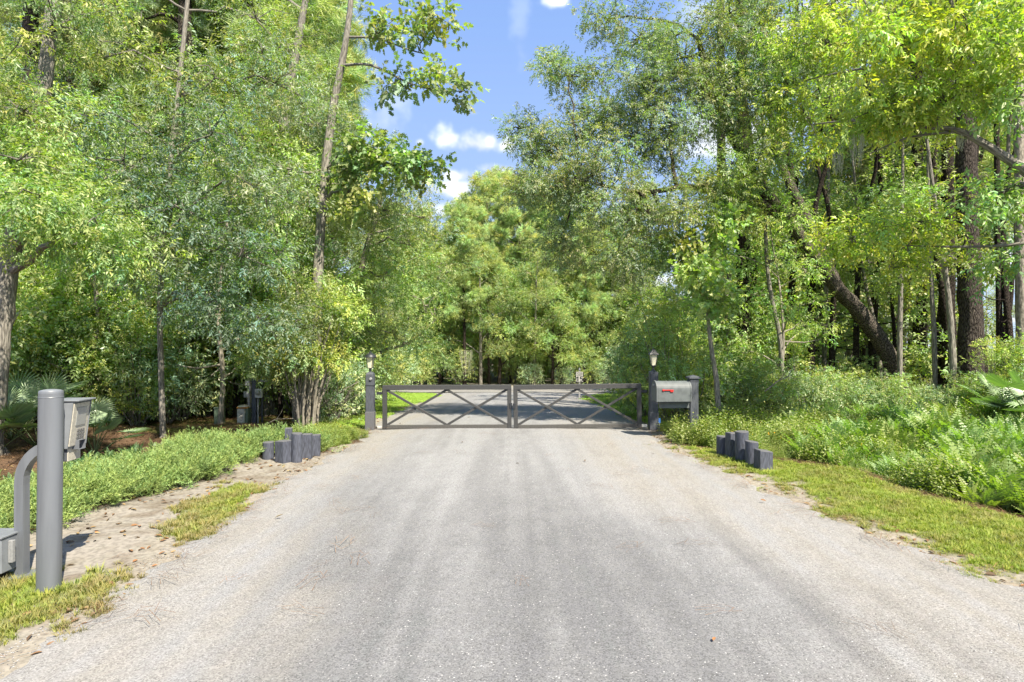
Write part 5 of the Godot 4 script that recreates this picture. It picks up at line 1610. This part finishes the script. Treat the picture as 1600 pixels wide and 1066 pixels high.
	for i in 42000:
		var d := rng.randf_range(3.0, 15.0)
		var x := rng.randf_range(-9.5, 9.5)
		var off := maxf(lerp_table(ROAD_L, d) - x, x - lerp_table(ROAD_R, d))
		var by_bed := exp(-pow((x - lerp_table(BED_R, d) - 0.12) / 0.22, 2.0)) if x > 0 and d < 8.6 else 0.0
		if x > 0 and (x < lerp_table(BED_R, d) + 0.4 or d < 10.5): if rng.randf() > maxf(0.16 * smoothstep(0.35, -0.15, off) + 0.3 * exp(-pow((off - 0.12) / 0.14, 2.0)) * smoothstep(0.0, 0.3, n_patch.get_noise_2d(x * 2, d * 2)), by_bed): continue
		if x < 0 and lerp_table(BED_L, d) - x < 1.0: if rng.randf() > 0.2 * smoothstep(0.6, -0.15, off): continue
		if off < -0.2 and rng.randf() > 0.03: continue
		if d > 11.5 and off < 0.5: continue
		var y := ground_y(x, d) if off > 0 else gh(d) + 0.045
		xf.append(turned(Vector3(x, y, -d), rng.randf_range(0.6, 1.2), 0.15))
		cl.append(shade_of(Color(0.19, 0.115, 0.066) if rng.randf() < 0.7 else Color(0.128, 0.083, 0.053), 0.3, 0.1))
	scatter("pine_straw", "rust-brown fallen pine needles on the wood floor and verges", "pine straw", mesh_of(nd), M.litter, xf, cl)
	xf = []; cl = []
	var lf := acc()
	leaf(lf, Vector3(-0.03, 0.004, 0), Vector3(1, 0.12, 0).normalized(), Vector3(0.1, 1, 0.2), 0.062, 0.012, [[0.3, 0.9], [0.65, 0.85]], 0.35)
	lf.u = PackedVector2Array()
	for i in 9000:
		var d := rng.randf_range(2.9, 15.0)
		var x := rng.randf_range(-9.0, 9.0)
		var off := maxf(lerp_table(ROAD_L, d) - x, x - lerp_table(ROAD_R, d))
		if off < 0.0 and rng.randf() > 0.012: continue
		if x > 0 and off > 0.5 and x < lerp_table(BED_R, d): continue
		xf.append(turned(Vector3(x, (ground_y(x, d) if off > 0 else gh(d) + 0.05) + 0.006, -d), rng.randf_range(0.6, 1.3), 0.5))
		cl.append(shade_of([Color(0.203, 0.112, 0.056), Color(0.150, 0.098, 0.060), Color(0.247, 0.180, 0.090)][rng.randi() % 3], 0.3, 0.1))
	scatter("fallen_leaves", "curled brown dead leaves on the wood floor and road edges", "leaf litter", mesh_of(lf), M.litter, xf, cl)
	# loose grit on the drive
	xf = []; cl = []
	var st := acc()
	lathe(st, Vector3.ZERO, [[0.0, -0.4], [0.8, -0.2], [1.0, 0.15], [0.5, 0.45], [0.0, 0.5]], 6, 0.0, true)
	for i in 20000:
		var d := 2.7 + pow(rng.randf(), 1.6) * 8.0
		var l := lerp_table(ROAD_L, d)
		var r := lerp_table(ROAD_R, d)
		var u := rng.randf()
		if rng.randf() < 0.45: u = (pow(rng.randf(), 1.8) * 0.22 - 0.04) if rng.randf() < 0.6 else 1.04 - pow(rng.randf(), 1.8) * 0.22
		var x := lerpf(l, r, u)
		var y := gh(d) + 0.012 + 0.035 * (1.0 - pow(absf(clampf(u, 0, 1) * 2 - 1), 2.0)) + 0.008 * n_patch.get_noise_2d(x * 1.2, d * 1.2) if u > 0.02 and u < 0.98 else ground_y(x, d) + 0.002
		var s := rng.randf_range(0.0022, 0.0055)
		xf.append(Transform3D(Basis(Vector3.UP, rng.randf() * TAU) * Basis.from_scale(Vector3(s, s * 0.7, s * rng.randf_range(0.6, 1.3))), Vector3(x, y, -d)))
		cl.append(Color.WHITE * ([0.34, 0.28, 0.2, 0.1][rng.randi() % 4] as float))
	scatter("loose_grit", "loose pale shell grit and small stones on the drive", "grit", mesh_of(st), M.stone, xf, cl)

func build_details() -> void:
	rng.seed = 41
	# dead grey branches on the floor and in the left wood
	for l in [["bare grey dead branch lying left of the vase-shaped shrub", [pt(418, 662, 10.9), pt(432, 655, 10.9), pt(458, 654, 10.8)], 0.012], ["bare dead branch slanting up beside the left lamp post", [pt(486, 647, 12.0), pt(510, 628, 12.0), pt(540, 607, 12.1), pt(562, 596, 12.2)], 0.012], ["thin dead twig crossing under the left lamp post", [pt(515, 634, 12.2), pt(540, 628, 12.2), pt(560, 616, 12.2)], 0.008], ["bleached fork of dead wood in the right bushes", [pt(1195, 612, 11.6), pt(1215, 596, 11.6), pt(1232, 588, 11.6), pt(1240, 572, 11.6)], 0.014]]:
		var a := acc()
		var b: Vector3 = l[1][0]
		var q := []
		var r := []
		for k in l[1].size():
			q.append(l[1][k] - b); r.append(l[2] * (1.0 - 0.7 * k / l[1].size()))
		tube(a, q, r, 7, 0.2)
		tube(a, [q[1], q[1] + Vector3(0.1, 0.12, 0.05), q[1] + Vector3(0.16, 0.26, 0.06)], [l[2] * 0.6, l[2] * 0.4, l[2] * 0.15], 6)
		tube(a, [q[-2], q[-2] + Vector3(0.08, -0.05, 0.1), q[-2] + Vector3(0.2, -0.03, 0.14)], [l[2] * 0.5, l[2] * 0.3, l[2] * 0.1], 6)
		var o := part("dead_branch", a, M.bark_pale)
		o.position = b
		tag(o, l[0], "dead branch", "dead branches")
	# hanging moss in the right canopy
	for l in [["longest grey moss beard hanging below the right bare limb", 1338, 215, 8.75, 0.42], ["shorter grey moss beard left of the longest one", 1310, 240, 9.0, 0.3], ["wisp of grey moss hanging high at the far right", 1500, 215, 8.3, 0.18], ["grey moss beard hanging in the far wood over the lane", 728, 548, 37.0, 1.6]]:
		var a := acc()
		for k in 34:
			var o: Vector3 = rv() * Vector3(0.10, 0.0, 0.08) * (l[4] / 0.4)
			var ln: float = l[4] * rng.randf_range(0.4, 1.1)
			var p := [o + Vector3(0, 0.03, 0)]
			for j in 4: p.append(o * (1 - 0.12 * j) + Vector3(rng.randf_range(-0.015, 0.015), -ln * (j + 1) / 4.0, rng.randf_range(-0.015, 0.015)))
			tube(a, p, [0.0022, 0.003, 0.003, 0.0024, 0.0008], 3)
		for q in a.v.size(): a.c.append(Color(0.52, 0.53, 0.42))
		var o := part("hanging_moss", a, M.moss)
		o.position = pt(l[1], l[2], l[3])
		tag(o, l[0], "moss", "hanging moss")

# ----------------------------------------------------------------

func _ready() -> void:
	var cam := Camera3D.new()
	cam.name = "camera"
	cam.position = Vector3(0, EYE, 0)
	cam.fov = rad_to_deg(2.0 * atan(533.0 / F))
	cam.near = 0.05
	cam.far = 800.0
	add_child(cam)
	cam.current = true
	var exposure := 7.0
	var sky := Sky.new()
	var pm := PanoramaSkyMaterial.new()
	pm.panorama = make_sky()
	pm.energy_multiplier = 1.4 / exposure
	sky.sky_material = pm
	var env := Environment.new()
	env.background_mode = Environment.BG_SKY
	env.sky = sky
	env.tonemap_mode = Environment.TONE_MAPPER_LINEAR
	env.tonemap_exposure = exposure
	env.sdfgi_enabled = true
	env.ssao_enabled = true
	env.ssil_enabled = true
	var we := WorldEnvironment.new()
	we.name = "world_environment"
	we.environment = env
	add_child(we)
	var sun := DirectionalLight3D.new()
	sun.name = "sun"
	sun.light_energy = 0.60
	sun.light_color = Color(1.0, 0.955, 0.88)
	sun.light_angular_distance = 0.5
	sun.shadow_enabled = true
	add_child(sun)
	sun.look_at_from_position(Vector3(0.36, 0.78, 0.52) * 50.0, Vector3.ZERO)

	rng.seed = 7
	n_ground = noise(FastNoiseLite.TYPE_SIMPLEX, 0.35, 1, 4)
	n_patch = noise(FastNoiseLite.TYPE_SIMPLEX, 0.5, 2, 4)
	n_fine = noise(FastNoiseLite.TYPE_SIMPLEX, 1.0, 4, 4)
	make_materials()
	make_families()
	var t0 := Time.get_ticks_msec()
	build_setting()
	print("setting ", Time.get_ticks_msec() - t0)
	build_trees()
	print("trees ", Time.get_ticks_msec() - t0)
	build_wood()
	print("wood ", Time.get_ticks_msec() - t0)
	build_objects()
	build_cover()
	print("cover ", Time.get_ticks_msec() - t0)
	print("foliage triangles ", TRI)
	build_details()
	settle_labels()
